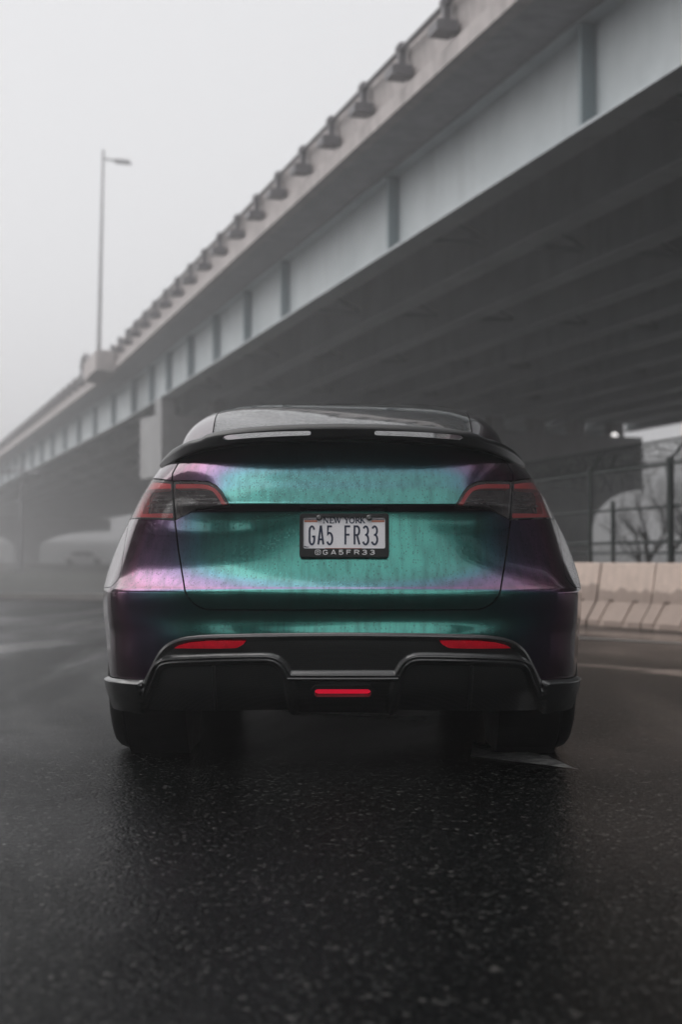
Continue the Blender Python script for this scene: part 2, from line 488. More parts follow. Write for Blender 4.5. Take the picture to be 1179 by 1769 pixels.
# road markings and one painted wet-road reflection (worn paint, 4 mm above the asphalt)
def marking(pts, z=0.004):
    o = mesh_obj('road_marking', [(x, y, z) for x, y in pts], [tuple(range(len(pts)))], ROADP)
    return tag(o, kind='structure')
marking([(0.55, 6.15), (0.80, 5.72), (0.845, 5.40), (0.86, 5.36), (0.72, 5.50), (0.50, 5.72)])
marking([(-0.3, 7.4), (0.4, 7.0), (0.42, 7.12), (-0.25, 7.55)])
marking([(2.2, 14.2), (5.2, 10.6), (5.32, 10.7), (2.3, 14.35)])  # pale strip: the barriers' reflection on wet road, put in as paint

# ------------------------------------------------------------------ the overpass
PHI = math.atan(0.2935)
U = Vector((math.cos(PHI), math.sin(PHI), 0))        # across the bridge, to the right
Dv = Vector((-math.sin(PHI), math.cos(PHI), 0))      # along the bridge, away
BR_RZ = PHI
ZG, ZC, ZTOP = 6.26, 7.76, 8.10
over = thing('overpass', 'long grey elevated highway bridge with steel girders receding into the fog', 'overpass', (0, 0, 0), BR_RZ)
SPAN2_P, SPAN2_S, BEND = 7.3, 58.0, math.radians(1.6)
def bl(p, s, z=0.0):
    """bridge coordinates (across, along) in the overpass frame; bends a little beyond the far pier"""
    if s > SPAN2_S:
        ds = s - SPAN2_S; dp = p - SPAN2_P
        ca, sa = math.cos(BEND), math.sin(BEND)
        return (SPAN2_P + dp * ca - ds * sa, SPAN2_S + ds * ca + dp * sa, z)
    return (p, s, z)
S_ST = [-75.0, SPAN2_S - 0.02]
S_ST2 = [SPAN2_S + 0.04, 110, 170, 235]
def sweep(name, prof, stations, mat, parent=over):
    n = len(prof); vs = []; fs = []
    for s in stations:
        vs += [bl(p, s, z) for p, z in prof]
    for i in range(len(stations) - 1):
        for k in range(n):
            k2 = (k + 1) % n; fs.append((i * n + k, i * n + k2, (i + 1) * n + k2, (i + 1) * n + k))
    fs.append(tuple(range(n))); m = (len(stations) - 1) * n
    fs.append(tuple(range(m + n - 1, m - 1, -1)))
    mb = MB(); mb.add(vs, fs)
    return mb.build(name, mat, parent)
PB0, PB1 = 7.34, 30.9
for st in (S_ST, S_ST2):
    sweep('deck', [(PB0 + 0.02, 7.78), (PB0 + 0.02, 8.05), (PB1, 8.05), (PB1, 7.78), (29.9, 7.70), (8.35, 7.70)], st, DECKC)
    sweep('fascia', [(PB0 - 0.06, ZC), (PB0 - 0.06, 8.02), (PB0 + 0.16, 8.06), (PB0 + 0.16, ZC + 0.001)], st, PARA)
    sweep('far_parapet', [(PB1 - 0.2, 8.06), (PB1 - 0.2, 8.65), (PB1, 8.65), (PB1, 8.06)], st, PARA)
# girders: I sections; the outer one carries visible stiffeners
NG = 12
for g in range(NG):
    p = 8.24 + g * 1.95
    w, tf, tw = 0.23, 0.045, 0.012
    prof = [(p, ZG), (p + 2 * w, ZG), (p + 2 * w, ZG + tf), (p + w + tw, ZG + tf + 0.002), (p + w + tw, 7.65), (p + 2 * w, 7.655), (p + 2 * w, 7.699),
            (p, 7.699), (p, 7.655), (p + w - tw, 7.65), (p + w - tw, ZG + tf + 0.002), (p, ZG + tf)]
    for si, st in enumerate((S_ST, S_ST2)):
        go = sweep('girder', prof, st, STEEL)
        if g == 0:
            ss = [s for s in [1.3 + 7.95 * k for k in range(-4, 8)] if s < SPAN2_S - 1] + [33.1 + 3.97, 41.05 + 3.97, 49 + 3.6] if si == 0 else [62 + 5.2 * k for k in range(18)]
            sm = MB(); sm.box((0, 0, 0), (w - tw - 0.02, 0.10, 7.65 - ZG - tf - 0.02))
            sme = None
            for s in ss:
                x, y, _ = bl(p + (w - tw) / 2 + 0.004, s)
                if sme is None:
                    o = sm.build('stiffener', STIFFM, go); sme = o.data
                else:
                    o = bpy.data.objects.new('stiffener', sme); link(o, go)
                o.location = (x, y, (7.65 + ZG + tf) / 2)
# cross frames between the girders
cfm = None
for k in range(-4, 15):
    s = 1.3 + 7.95 * k
    if cfm is None:
        cf = MB()
        for g in range(NG - 1):
            p = 8.24 + g * 1.95 + 0.26
            cf.box((p + 0.85, 0, 6.55), (1.66, 0.09, 0.09)); cf.box((p + 0.85, 0, 7.40), (1.66, 0.09, 0.09))
            cf.tube([(p + 0.03, 0.05, 6.6), (p + 1.66, 0.05, 7.35)], 0.04, 5); cf.tube([(p + 0.03, -0.05, 7.35), (p + 1.66, -0.05, 6.6)], 0.04, 5)
        o = cf.build('cross_frame', STIFFM, over); cfm = o.data
    else:
        o = bpy.data.objects.new('cross_frame', cfm); link(o, over)
    x, y, _ = bl(8.24, s); o.location = (x - 8.24, y, 0)
# parapet panels, posts with base blocks, pipe rails: one per bay
BAY = 1.98
pan = MB(); pan.prism([(0.12, 8.065), (0.05, 8.70), (0.07, 8.73), (0.28, 8.73), (0.28, 8.065)], 0.008, BAY - 0.008); pan_me = None
post = MB()
post.prism([(-0.27, 8.19), (-0.27, 8.33), (-0.25, 8.35), (0.05, 8.35), (0.05, 8.19)], -0.19, 0.19)
post_me = None; stub_me = None
k = 0
s = -30.0
while s < 230:
    if SPAN2_S - BAY < s < SPAN2_S + 0.1:
        s = SPAN2_S + 0.1
    x, y, _ = bl(PB0, s)
    rz = BEND if s > SPAN2_S else 0.0
    if pan_me is None:
        po = pan.build('parapet_panel', PARA, over); pan_me = po.data
        pp = post.build('railing_post', RAILM, over); post_me = pp.data
        sb = MB(); sb.box((-0.06, 0, 8.52), (0.11, 0.11, 0.335)); sb.tube([(-0.06, -0.07, 8.66), (-0.06, 0.07, 8.66)], 0.085, 8)
        st_o = sb.build('post_head', RAILM, pp); stub_me = st_o.data
    else:
        po = bpy.data.objects.new('parapet_panel', pan_me); link(po, over)
        pp = bpy.data.objects.new('railing_post', post_me); link(pp, over)
        st_o = bpy.data.objects.new('post_head', stub_me); link(st_o, pp)
    for o in (po, pp): o.location = (x, y, 0); o.rotation_euler = (0, 0, rz)
    s += BAY
for s0, s1 in ((-30, SPAN2_S - 6.5), (SPAN2_S + 0.3, 228)):
    rm = MB(); rm.tube([bl(PB0 - 0.06, s0, 8.64), bl(PB0 - 0.06, (s0 + s1) / 2, 8.64), bl(PB0 - 0.06, s1, 8.64)], 0.042, 8); rm.build('rail', RAILM, over, True)
# lamp bay: parapet steps out round the lamp standard
bo = MB()
bo.prism([(PB0 - 0.75, 7.72), (PB0 - 0.75, 8.42), (PB0 - 0.08, 8.42), (PB0 - 0.08, 7.62)], 54.4, 58.5)
bo.build('lamp_bay', PARA, over)
lp = MB(); ring = [(PB0 - 0.5 + 0.0, 60.1 + 0.95 * math.cos(a), 8.55 + 0.42 * math.sin(a)) for a in np.linspace(0, 2 * math.pi, 25)]
lp.tube(ring, 0.10, 8, False); lp.build('rail_loop', RAILM, over, True)

def wp(p, s, z=0):     # overpass frame to world
    x, y, _ = bl(p, s); v = U * x + Dv * y
    return Vector((v.x, v.y, z))
# piers
def pier(label, s, cap_l, cap_r, zb, zt, colw0, colw1, skew=0.0, th=1.8, haunch=3.0):
    o = thing('bridge_pier', label, 'bridge pier', wp(cap_l, s), PHI + skew, 'piers under the overpass')
    L = cap_r - cap_l
    c = MB()
    arc_r = [(L - colw1 + 0 - 0, 0)]
    right = [(L, zb)]; xr = L - colw1
    for t in np.linspace(0, 1, 9)[1:]:
        a = t * math.pi / 2
        right.append((xr + colw1 * (1 - math.sin(a)), zb - haunch * 0.55 * (1 - math.cos(a))))
    left = [(p2, q2) for p2, q2 in [(colw0 * math.sin(t * math.pi / 2), zb - haunch * 0.55 * (1 - math.cos(t * math.pi / 2))) for t in np.linspace(1, 0, 9)]]
    poly = [(0, zt), (L, zt)] + right + left[0:]
    c.prism(poly, -th / 2, th / 2); c.build('pier_cap', PIERC, o)
    m = MB(); zc = zb - haunch * 0.55 + 0.02
    xl = colw0
    m.prism([(xl + 0.02, -0.1), (xl + 0.02, zc), (xr - 0.02, zc), (xr - 0.02, -0.1)], -th / 2 + 0.15, th / 2 - 0.15); m.build('column', PIERC, o)
    for g in range(NG):
        pb = 8.24 + g * 1.95 + 0.23 - cap_l
        if 0 < pb < L:
            b = MB(); b.box((pb, 0, (zt + ZG) / 2), (0.5, 0.6, ZG - zt - 0.006)); b.build('bearing', PIERC, o)
    return o
P1 = pier('wide concrete pier with curved haunches under the overpass behind the car', 50.2, 7.95, 28.6, 3.52, 5.62, 3.0, 2.55, math.radians(12.0), 2.0)
pier('concrete pier of the overpass on the right behind the photographer', -14.0, 7.6, 30.4, 3.9, 5.75, 3.5, 3.5)
pier('faint hammerhead pier far off in the fog beyond the pale car', 196, 8.5, 29.5, 4.4, 5.9, 8.7, 9.2, 0, 2.2, 4.0)

# floodlights over the pier cap
for i, (px, py, Yd, lab) in enumerate(((1038, 764, 60.0, 'small lit floodlight lowest on the left above the pier cap'),
                                  (1063, 753, 59.5, 'small lit floodlight above and right of its lower neighbour on the pier cap'))):
    X = (px - CX) / FPX * Yd; Z = CAM_Z + (965 - py) / FPX * Yd
    t = thing('floodlight', lab, 'floodlight', (X, Yd, Z), 0, 'floodlights on the pier cap')
    a = MB(); a.lathe([(-0.10, 0.0), (-0.10, 0.15), (0.10, 0.17), (0.10, 0.14)], (0, 0, 0), 16, 'y'); a.box((0, 0.25, -0.1), (0.06, 0.5, 0.06)); hb = a.build('housing', POLEM, t)
    a = MB(); a.lathe([(-0.115, 0.0), (-0.112, 0.10), (-0.105, 0.14)], (0, 0, 0), 16, 'y'); a.build('lamp_glass', LAMPON, t, True)

# street lamp on the bridge
def street_lamp(label, base, h, r, arms, group=None, tilt=0.0):
    t = thing('street_lamp', label, 'street lamp', base, 0, group)
    m = MB(); m.tube([(0, 0, 0), (0.0 + tilt * 0.5, 0, h * 0.5), (tilt, 0, h)], [r, r * 0.8, r * 0.55], 10); m.build('pole', POLEM, t, True)
    m = MB(); m.box((0, 0, 0.06), (r * 4, r * 4, 0.12)); m.build('base_plate', POLEM, t)
    for ax, dz in arms:
        m = MB(); m.tube([(tilt, 0, h - 0.35), (tilt + ax * 0.4, 0, h - 0.35 + dz * 0.4), (tilt + ax, 0, h - 0.35 + dz)], 0.045, 6); m.build('arm', POLEM, t, True)
        m = MB(); sgn = 1 if ax > 0 else -1
        m.prism([(tilt + ax - sgn * 0.1, h - 0.35 + dz - 0.07), (tilt + ax - sgn * 0.1, h - 0.35 + dz + 0.07), (tilt + ax + sgn * 0.45, h - 0.38 + dz + 0.05), (tilt + ax + sgn * 0.55, h - 0.42 + dz - 0.05)], -0.14, 0.14)
        m.build('lamp_head', POLEM, t)
    return t
lb = wp(PB0 - 0.4, 56.5, 8.42)
street_lamp('tall thin street lamp with short arm standing on the overpass parapet', lb, 8.0, 0.085, [(0.55, -0.10)], None, 0.14)
street_lamp('faint low street lamp with twin heads standing on the far verge', (-15.2, 70, 0.1), 5.2, 0.08, [(0.5, -0.05), (-0.5, -0.05)])

# unseen ramp inferred from the car's reflections, placed and sized to darken them
ramp = thing('elevated_ramp', 'unseen elevated ramp on square piers behind and left of the photographer', 'ramp', (-2.6, -29.0, 0), math.radians(105))
m2 = MB(); m2.box((25, 3.5, 6.5), (50, 7, 2.0)); m2.box((25, -0.3, 7.6), (50, 0.3, 3.2)); m2.box((25, 7.2, 7.6), (50, 0.3, 3.2))
m2.build('deck', DECKC, ramp)
for x in (13, 22.5, 31.5, 40, 48):
    m = MB(); m.box((x, 2.6, 2.74), (1.0, 4.0, 5.5)); m.build('column', PIERC, ramp)
m = MB(); m.box((-3.0, 3.5, 4.75), (14.0, 7.6, 9.7)); m.build('abutment', PIERC, ramp)

# ------------------------------------------------------------------ barriers, fence, trees, distant car
BX, BY = 3.10, 17.20
BD = Vector((0.5, -1.0, 0)).normalized(); BL = 0.995; BANG = math.atan2(BD.y, BD.x)
blabels = ['concrete road barrier hidden mostly behind the car', 'brownish damp concrete barrier just right of the car',
           'concrete barrier with pale top between the two dark joints', 'concrete barrier with pale top cut by the photo edge',
           'concrete barrier beyond the photo edge', 'last concrete barrier towards the photographer']
def make_barrier(label):
    t = thing('concrete_barrier', label, 'concrete barrier', (0, 0, 0), 0, 'concrete barriers along the fence')
    prof = [(-0.30, 0.0), (-0.30, 0.06), (-0.16, 0.27), (-0.155, 0.30), (-0.085, 0.70), (-0.075, 0.715), (0.075, 0.715), (0.085, 0.70), (0.16, 0.27), (0.30, 0.06), (0.30, 0.0)]
    xs = [0.014, 0.03, 0.22, 0.225, 0.325, 0.33, 0.66, 0.665, 0.765, 0.77, BL - 0.03, BL - 0.014]
    vs = []; fs = []; n = len(prof)
    for x in xs:
        slot = 0.2249 <= x <= 0.3251 or 0.6649 <= x <= 0.7651
        e = 0.985 if x in (xs[0], xs[-1]) else 1.0
        for i, (y, z) in enumerate(prof):
            if slot and i == 1: y, z = -0.277, 0.066
            if slot and i == 2: y, z = -0.143, 0.263
            vs.append((x, y * e, z * (e if z > 0.5 else 1)))
    for i in range(len(xs) - 1):
        for k in range(n):
            k2 = (k + 1) % n; fs.append((i * n + k, i * n + k2, (i + 1) * n + k2, (i + 1) * n + k))
    fs.append(tuple(range(n))); q = (len(xs) - 1) * n; fs.append(tuple(range(q + n - 1, q - 1, -1)))
    mb = MB(); mb.add(vs, fs); mb.build('block', BARR, t)
    return t
b0 = make_barrier(blabels[0])
for i in range(6):
    if i == 0: t = b0
    else:
        t = b0.copy(); COL.objects.link(t); t['label'] = blabels[i]
        for ch in list(b0.children):
            c = ch.copy(); COL.objects.link(c); c.parent = t
    q = Vector((BX, BY, 0)) + BD * BL * (i - 2)
    t.location = q; t.rotation_euler = (0, 0, BANG + random.uniform(-0.012, 0.012))

FA, FB = Vector((2.2, 27.0, 0.1)), Vector((5.75, 13.2, 0.1))
fd = (FB - FA); FL = fd.length; fang = math.atan2(fd.y, fd.x)
fence = thing('chain_link_fence', 'dark chain link fence with barbed wire behind the concrete barriers', 'fence', FA, fang)
FH = 1.92
Yp = (19.0, 22.9, 15.2, 26.7)
def fence_s(px, y_guess):      # where the line of sight at that column crosses the fence
    k = (px - CX) / FPX
    tt = (k * FA.y - FA.x) / (fd.x - k * fd.y)
    return tt * FL
posts = [0.0, fence_s(1021, 0), fence_s(1160, 0), FL]
for i, s in enumerate(posts):
    m = MB(); r = 0.048 if i == 2 else 0.03
    m.tube([(s, 0, 0), (s, 0, FH)], r, 10); m.lathe([(FH, r * 1.2), (FH + 0.05, r * 0.8), (FH + 0.07, 0.0)], (s, 0, 0), 10, 'z'); m.build('post', FENCEM, fence, True)
    m = MB(); m.tube([(s, 0, FH), (s - 0.05, 0.25, FH + 0.28)], 0.018, 6); m.build('wire_arm', FENCEM, fence)
s = fence_s(1059, 0)
m = MB(); m.tube([(s, 0.01, 0), (s, 0.01, FH - 0.45)], 0.032, 8); m.build('post', FENCEM, fence, True)
for z, r in ((FH - 0.03, 0.022), (FH - 0.58, 0.018), (0.88, 0.022), (0.74, 0.014)):
    m = MB(); m.tube([(0, 0.02, z), (FL, 0.02, z)], r, 8); m.build('rail', FENCEM, fence, True)
wm = MB()
pit = 0.06
for i in range(int(FL / pit) + int(FH / pit)):
    for sg in (1, -1):
        a0 = i * pit - FH if sg > 0 else i * pit
        pts = []
        za, zb2 = 0.05, FH - 0.05
        xa = a0 if sg > 0 else a0; xb = a0 + sg * (zb2 - za)
        A = [xa, za]; B = [xb, zb2]
        def clipx(A, B, lo, hi):
            dx = B[0] - A[0]; t0, t1 = 0.0, 1.0
            ta, tb = (lo - A[0]) / dx, (hi - A[0]) / dx
            if ta > tb: ta, tb = tb, ta
            t0, t1 = max(t0, ta), min(t1, tb)
            if t0 >= t1: return None
            return [(A[0] + dx * t, A[1] + (B[1] - A[1]) * t) for t in (t0, t1)]
        c = clipx(A, B, 0, FL)
        if c: wm.tube([(c[0][0], 0.03 + 0.003 * sg, c[0][1]), (c[1][0], 0.03 + 0.003 * sg, c[1][1])], 0.0034, 3, False)
mo = wm.build('mesh_wire', FENCEM, fence); mo['kind'] = 'stuff'
bw = MB(); r = random.Random(4)
for row in range(3):
    pts = []
    for i in range(0, 90):
        s = FL * i / 89; pts.append((s, 0.08 * (row + 1), FH + 0.09 * (row + 1) - 0.03 * math.sin(i * 0.9) + r.uniform(-0.015, 0.015)))
    bw.tube(pts, 0.005, 4, False)
    for i in range(0, 150):
        s = FL * r.random(); y0, z0 = 0.08 * (row + 1), FH + 0.09 * (row + 1)
        a = r.uniform(0, 6.28); d = Vector((math.cos(a) * 0.05, 0.02, math.sin(a) * 0.05))
        bw.tube([Vector((s, y0, z0)) - d, Vector((s, y0, z0)) + d], 0.004, 3, False)
# tangle of dead vine along the top rail
for i in range(240):
    s = FL * r.random(); p = Vector((s, 0.02, FH - 0.08 + r.uniform(-0.1, 0.1))); d = Vector((r.uniform(-1, 1), r.uniform(-0.3, 0.3), r.uniform(-0.6, 1)))
    pts = [p]
    for q in range(4):
        d = (d + Vector((r.uniform(-.8, .8), r.uniform(-.3, .3), r.uniform(-.8, .8)))).normalized(); p = p + d * 0.09; pts.append(p)
    bw.tube(pts, 0.0045, 3, False)
coil = [(FL * i / 1500, 0.10 + 0.15 * math.cos(i * 0.55), FH + 0.16 + 0.15 * math.sin(i * 0.55)) for i in range(1501)]
bw.tube(coil, 0.006, 3, False)
bwo = bw.build('barbed_wire', FENCEM, fence); bwo['kind'] = 'stuff'

def bare_tree(label, loc, h, seed, spread=1.0):
    r = random.Random(seed)
    t = thing('bare_tree', label, 'tree', loc, 0, 'bare trees beyond the fence')
    tr = MB(); cr = MB()
    def grow(p, d, L, rad, lev, mb):
        pts = [p]; rs = [rad]; n = 4
        for i in range(n):
            d = (d + Vector((r.uniform(-.22, .22), r.uniform(-.22, .22), r.uniform(-.06, .16)))).normalized()
            p = p + d * L / n; pts.append(p); rs.append(rad * (1 - 0.45 * (i + 1) / n))
        mb.tube(pts, rs, 6 if lev < 2 else 4 if lev < 3 else 3, False)
        if lev >= 5: return
        for k in range(4 if lev < 2 else 3):
            f = r.uniform(0.35, 1.0); j = min(n, max(1, int(f * n + 0.5)))
            a = r.uniform(0, 6.28); tilt = r.uniform(0.45, 1.0) * spread
            side = Vector((math.cos(a), math.sin(a), 0.25))
            grow(pts[j], (d * math.cos(tilt) + side * math.sin(tilt)).normalized(), L * r.uniform(0.55, 0.78), rs[j] * 0.62, lev + 1, cr)
    grow(Vector((0, 0, -0.1)), Vector((0, 0, 1)), h * 0.36, h * 0.022, 0, tr)
    tr.build('trunk', BARK, t, True); cr.build('crown', BARK, t)
    return t
bare_tree('bare leafless tree showing between the two fence posts', (7.2, 34.5, 0.1), 3.9, 11)
bare_tree('bare leafless tree right of the thick fence post', (9.6, 38.5, 0.1), 4.6, 12)
bare_tree('small bare leafless tree beside the pier column', (8.9, 44, 0.1), 4.0, 13, 1.15)
bare_tree('bare spreading tree close behind the thick fence post', (6.9, 30.5, 0.1), 3.3, 21, 1.25)
bare_tree('bare leafless tree farthest off behind the others', (13.5, 52, 0.1), 5.2, 14)

# pale car far under the overpass
pc = thing('distant_car', 'pale car standing side on far off in the fog under the overpass', 'car', (-25.8, 148, 0.12), math.radians(4))
m = MB()
prof = [(-2.2, 0.35), (-2.22, 0.62), (-2.1, 0.85), (-1.5, 0.93), (-0.9, 1.36), (-0.5, 1.43), (0.5, 1.42), (0.95, 1.3), (1.5, 0.95), (2.1, 0.8), (2.25, 0.6), (2.2, 0.35)]
m.prism(prof, -0.85, 0.85); m.build('body', PALECAR, pc)
m = MB(); m.prism([(-1.3, 0.95), (-0.85, 1.3), (0.0, 1.33), (0.0, 0.95)], -0.86, -0.84); m.build('window', GLASSD, pc)
m = MB(); m.prism([(0.06, 0.95), (0.06, 1.33), (0.5, 1.33), (0.9, 1.24), (1.25, 0.97)], -0.86, -0.84); m.build('window', GLASSD, pc)
for x in (-1.35, 1.4):
    for y in (-0.78, 0.78):
        m = MB(); m.lathe([(-0.1, 0.0), (-0.1, 0.32), (0.1, 0.32), (0.1, 0.0)], (x, y, 0.32), 20, 'y'); m.build('wheel', RUBBER, pc)

# ------------------------------------------------------------------ THE CAR
CARX, CARY = 0.006, 5.20
car = thing('parked_car', 'teal and purple colour shifting car with black spoiler parked on wet asphalt seen from behind', 'car', (CARX, CARY, 0))

# --- lower body surface: plan outline at each height
ZT = [0.18, 0.22, 0.30, 0.40, 0.49, 0.54, 0.640, 0.652, 0.665, 0.70, 0.74, 0.78, 0.84, 0.90, 0.96, 1.00, 1.04, 1.08, 1.12, 1.16, 1.20, 1.23]
YB = [0.20, 0.15, 0.075, 0.030, 0.006, 0.013, -0.010, -0.008, 0.000, 0.018, 0.031, 0.039, 0.048, 0.055, 0.060, 0.068, 0.079, 0.090, 0.103, 0.118, 0.136, 0.155]
XC = [0.82, 0.83, 0.842, 0.846, 0.848, 0.854, 0.860, 0.856, 0.850, 0.834, 0.820, 0.809, 0.793, 0.776, 0.755, 0.742, 0.725, 0.703, 0.674, 0.636, 0.587, 0.54]
YC = [0.36, 0.33, 0.27, 0.235, 0.220, 0.204, 0.190, 0.194, 0.208, 0.232, 0.250, 0.262, 0.276, 0.288, 0.302, 0.315, 0.332, 0.347, 0.366, 0.390, 0.42, 0.46]
WW = [0.93, 0.94, 0.957, 0.966, 0.968, 0.967, 0.964, 0.963, 0.961, 0.954, 0.942, 0.928, 0.903, 0.873, 0.843, 0.822, 0.797, 0.772, 0.746, 0.716, 0.677, 0.64]
WW = [w * 0.993 for w in WW]
RC = [0.16, 0.15, 0.13, 0.12, 0.115, 0.11, 0.105, 0.105, 0.10, 0.095, 0.09, 0.085, 0.08, 0.08, 0.085, 0.09, 0.10, 0.12, 0.14, 0.16, 0.17, 0.17]
YF = [4.60, 4.66, 4.70, 4.74, 4.75, 4.74, 4.70, 4.69, 4.68, 4.64, 4.58, 4.50, 4.36, 4.15, 3.9, 3.7, 3.5, 3.4, 3.3, 3.2, 3.1, 3.0]
rows = sorted(set(np.round(np.concatenate([np.arange(0.205, 0.50, 0.004), np.arange(0.50, 1.198, 0.0075), np.arange(0.632, 0.672, 0.002), np.arange(0.920, 0.975, 0.0025)]), 4)))
rows = np.array([rows[0]] + [b for a, b in zip(rows[:-1], rows[1:]) if b - a > 0.0012])
NA, NB, NC, ND, NE = 120, 22, 44, 44, 26
def plan(z):
    yb, xc, yc, W, r, yf = (float(pchip(ZT, T, z)) for T in (YB, XC, YC, WW, RC, YF))
    PW = 2.6 + 2.4 * float(sstep(0.84, 1.16, z))
    xa = xc - r * 0.9
    tt = np.linspace(0, 1, NA + 1); xA = xa * tt
    yA = yb + (yc - yb) * (xA / xc) ** PW
    sl = (yc - yb) * PW / xc * (xa / xc) ** (PW - 1)
    P0 = np.array([xa, yA[-1]])
    # side line leaves the corner and swells to the fender
    d = np.array([W - xc, 0.75 - yc]); d /= np.hypot(*d)
    P2 = np.array([xc, yc]) + d * r
    # corner control: where both tangents meet
    t0 = np.array([1, sl]) / math.hypot(1, sl); t2 = np.array([max(d[0] * 1.25, 0.02), d[1]]); t2 /= np.hypot(*t2)
    den = t0[0] * (-t2[1]) + t0[1] * t2[0]
    rhs = P2 - P0
    a = (rhs[0] * (-t2[1]) + rhs[1] * t2[0]) / den if abs(den) > 1e-6 else r * 0.5
    K = P0 + t0 * max(a, 0.002)
    s = np.linspace(0, 1, NB + 1)[1:, None]
    B = (1 - s) ** 2 * P0 + 2 * s * (1 - s) * K + s ** 2 * P2
    P3 = np.array([W, 0.82]); L = np.hypot(*(P3 - P2))
    s = np.linspace(0, 1, NC + 1)[1:, None]
    h00, h10, h01, h11 = 2*s**3 - 3*s**2 + 1, s**3 - 2*s**2 + s, -2*s**3 + 3*s**2, s**3 - s**2
    C = h00 * P2 + h10 * t2 * L + h01 * P3 + h11 * np.array([0, L])
    y3 = min(3.3, yf - 0.5)
    s = np.linspace(0, 1, ND + 1)[1:]
    yD = 0.82 + (y3 - 0.82) * s
    D_ = np.stack([W - 0.035 * np.sin(s * math.pi) * (1 if z > 0.4 else 0.6), yD], 1)
    th = np.linspace(0, math.pi / 2, NE + 1)[1:]
    E = np.stack([W * np.cos(th) ** (2 / 3.0), y3 + (yf - y3) * np.sin(th) ** (2 / 2.6)], 1)
    return np.concatenate([np.stack([xA, yA], 1), B, C, D_, E])
LIPZ = [0.90, 0.930, 0.937, 0.953, 0.958, 0.964, 0.985, 1.02, 1.06, 1.10, 1.15]
LIPV = [0.0, 0.003, 0.010, 0.031, 0.033, 0.031, 0.0265, 0.020, 0.013, 0.006, 0.0]
half = np.array([plan(z) for z in rows])                       # rows x cols x 2
NUH = half.shape[1]
lip = pchip(LIPZ, LIPV, np.clip(rows, 0.90, 1.15))[:, None] * (1 - sstep(0.42, 0.64, half[:, :NA + 1, 0])) * (rows[:, None] < 1.15) * (rows[:, None] > 0.90)
half[:, :NA + 1, 1] -= lip
full = np.concatenate([half[:, :0:-1] * np.array([-1, 1]), half], 1)   # left side reversed, then right
PA = np.dstack([full, np.repeat(rows[:, None], full.shape[1], 1)])   # rows x cols x 3
def grid_normals(P):
    du = np.zeros_like(P); dv = np.zeros_like(P)
    du[:, 1:-1] = P[:, 2:] - P[:, :-2]; du[:, 0] = P[:, 1] - P[:, 0]; du[:, -1] = P[:, -1] - P[:, -2]
    dv[1:-1] = P[2:] - P[:-2]; dv[0] = P[1] - P[0]; dv[-1] = P[-1] - P[-2]
    N = np.cross(du, dv); N /= np.linalg.norm(N, axis=2, keepdims=True) + 1e-12
    return N
NAg = grid_normals(PA)
if NAg[len(rows) // 2, NUH - 1, 1] > 0: NAg = -NAg

def Ysurf(x, z):
    """depth of the rear skin at (x, z)"""
    i = int(np.clip(np.searchsorted(rows, z), 0, len(rows) - 1)); h = half[i]
    k = NA + NB + NC
    return float(np.interp(abs(x), h[:k, 0], h[:k, 1]))
cp, sp = math.cos(PITCH), math.sin(PITCH)
def sight(px, py):
    v = Vector(((px - CX) / FPX, cp - (CY - py) / FPX * sp, sp + (CY - py) / FPX * cp)); return v / v.y
def onbody(px, py, fn=None):
    """point (x, z) of the car's rear skin measured from the photo station"""
    v = sight(px, py); y = 0.2
    for _ in range(25):
        Y = CARY + y; x = v.x * Y - CARX; z = CAM_Z + v.z * Y
        y = 0.5 * y + 0.5 * (fn or Ysurf)(x, min(max(z, 0.2), 1.22))
    return (x, z)
def hp(pts, fn=None):
    return [(abs(a), b) for a, b in (onbody(px, py, fn) for px, py in pts)]

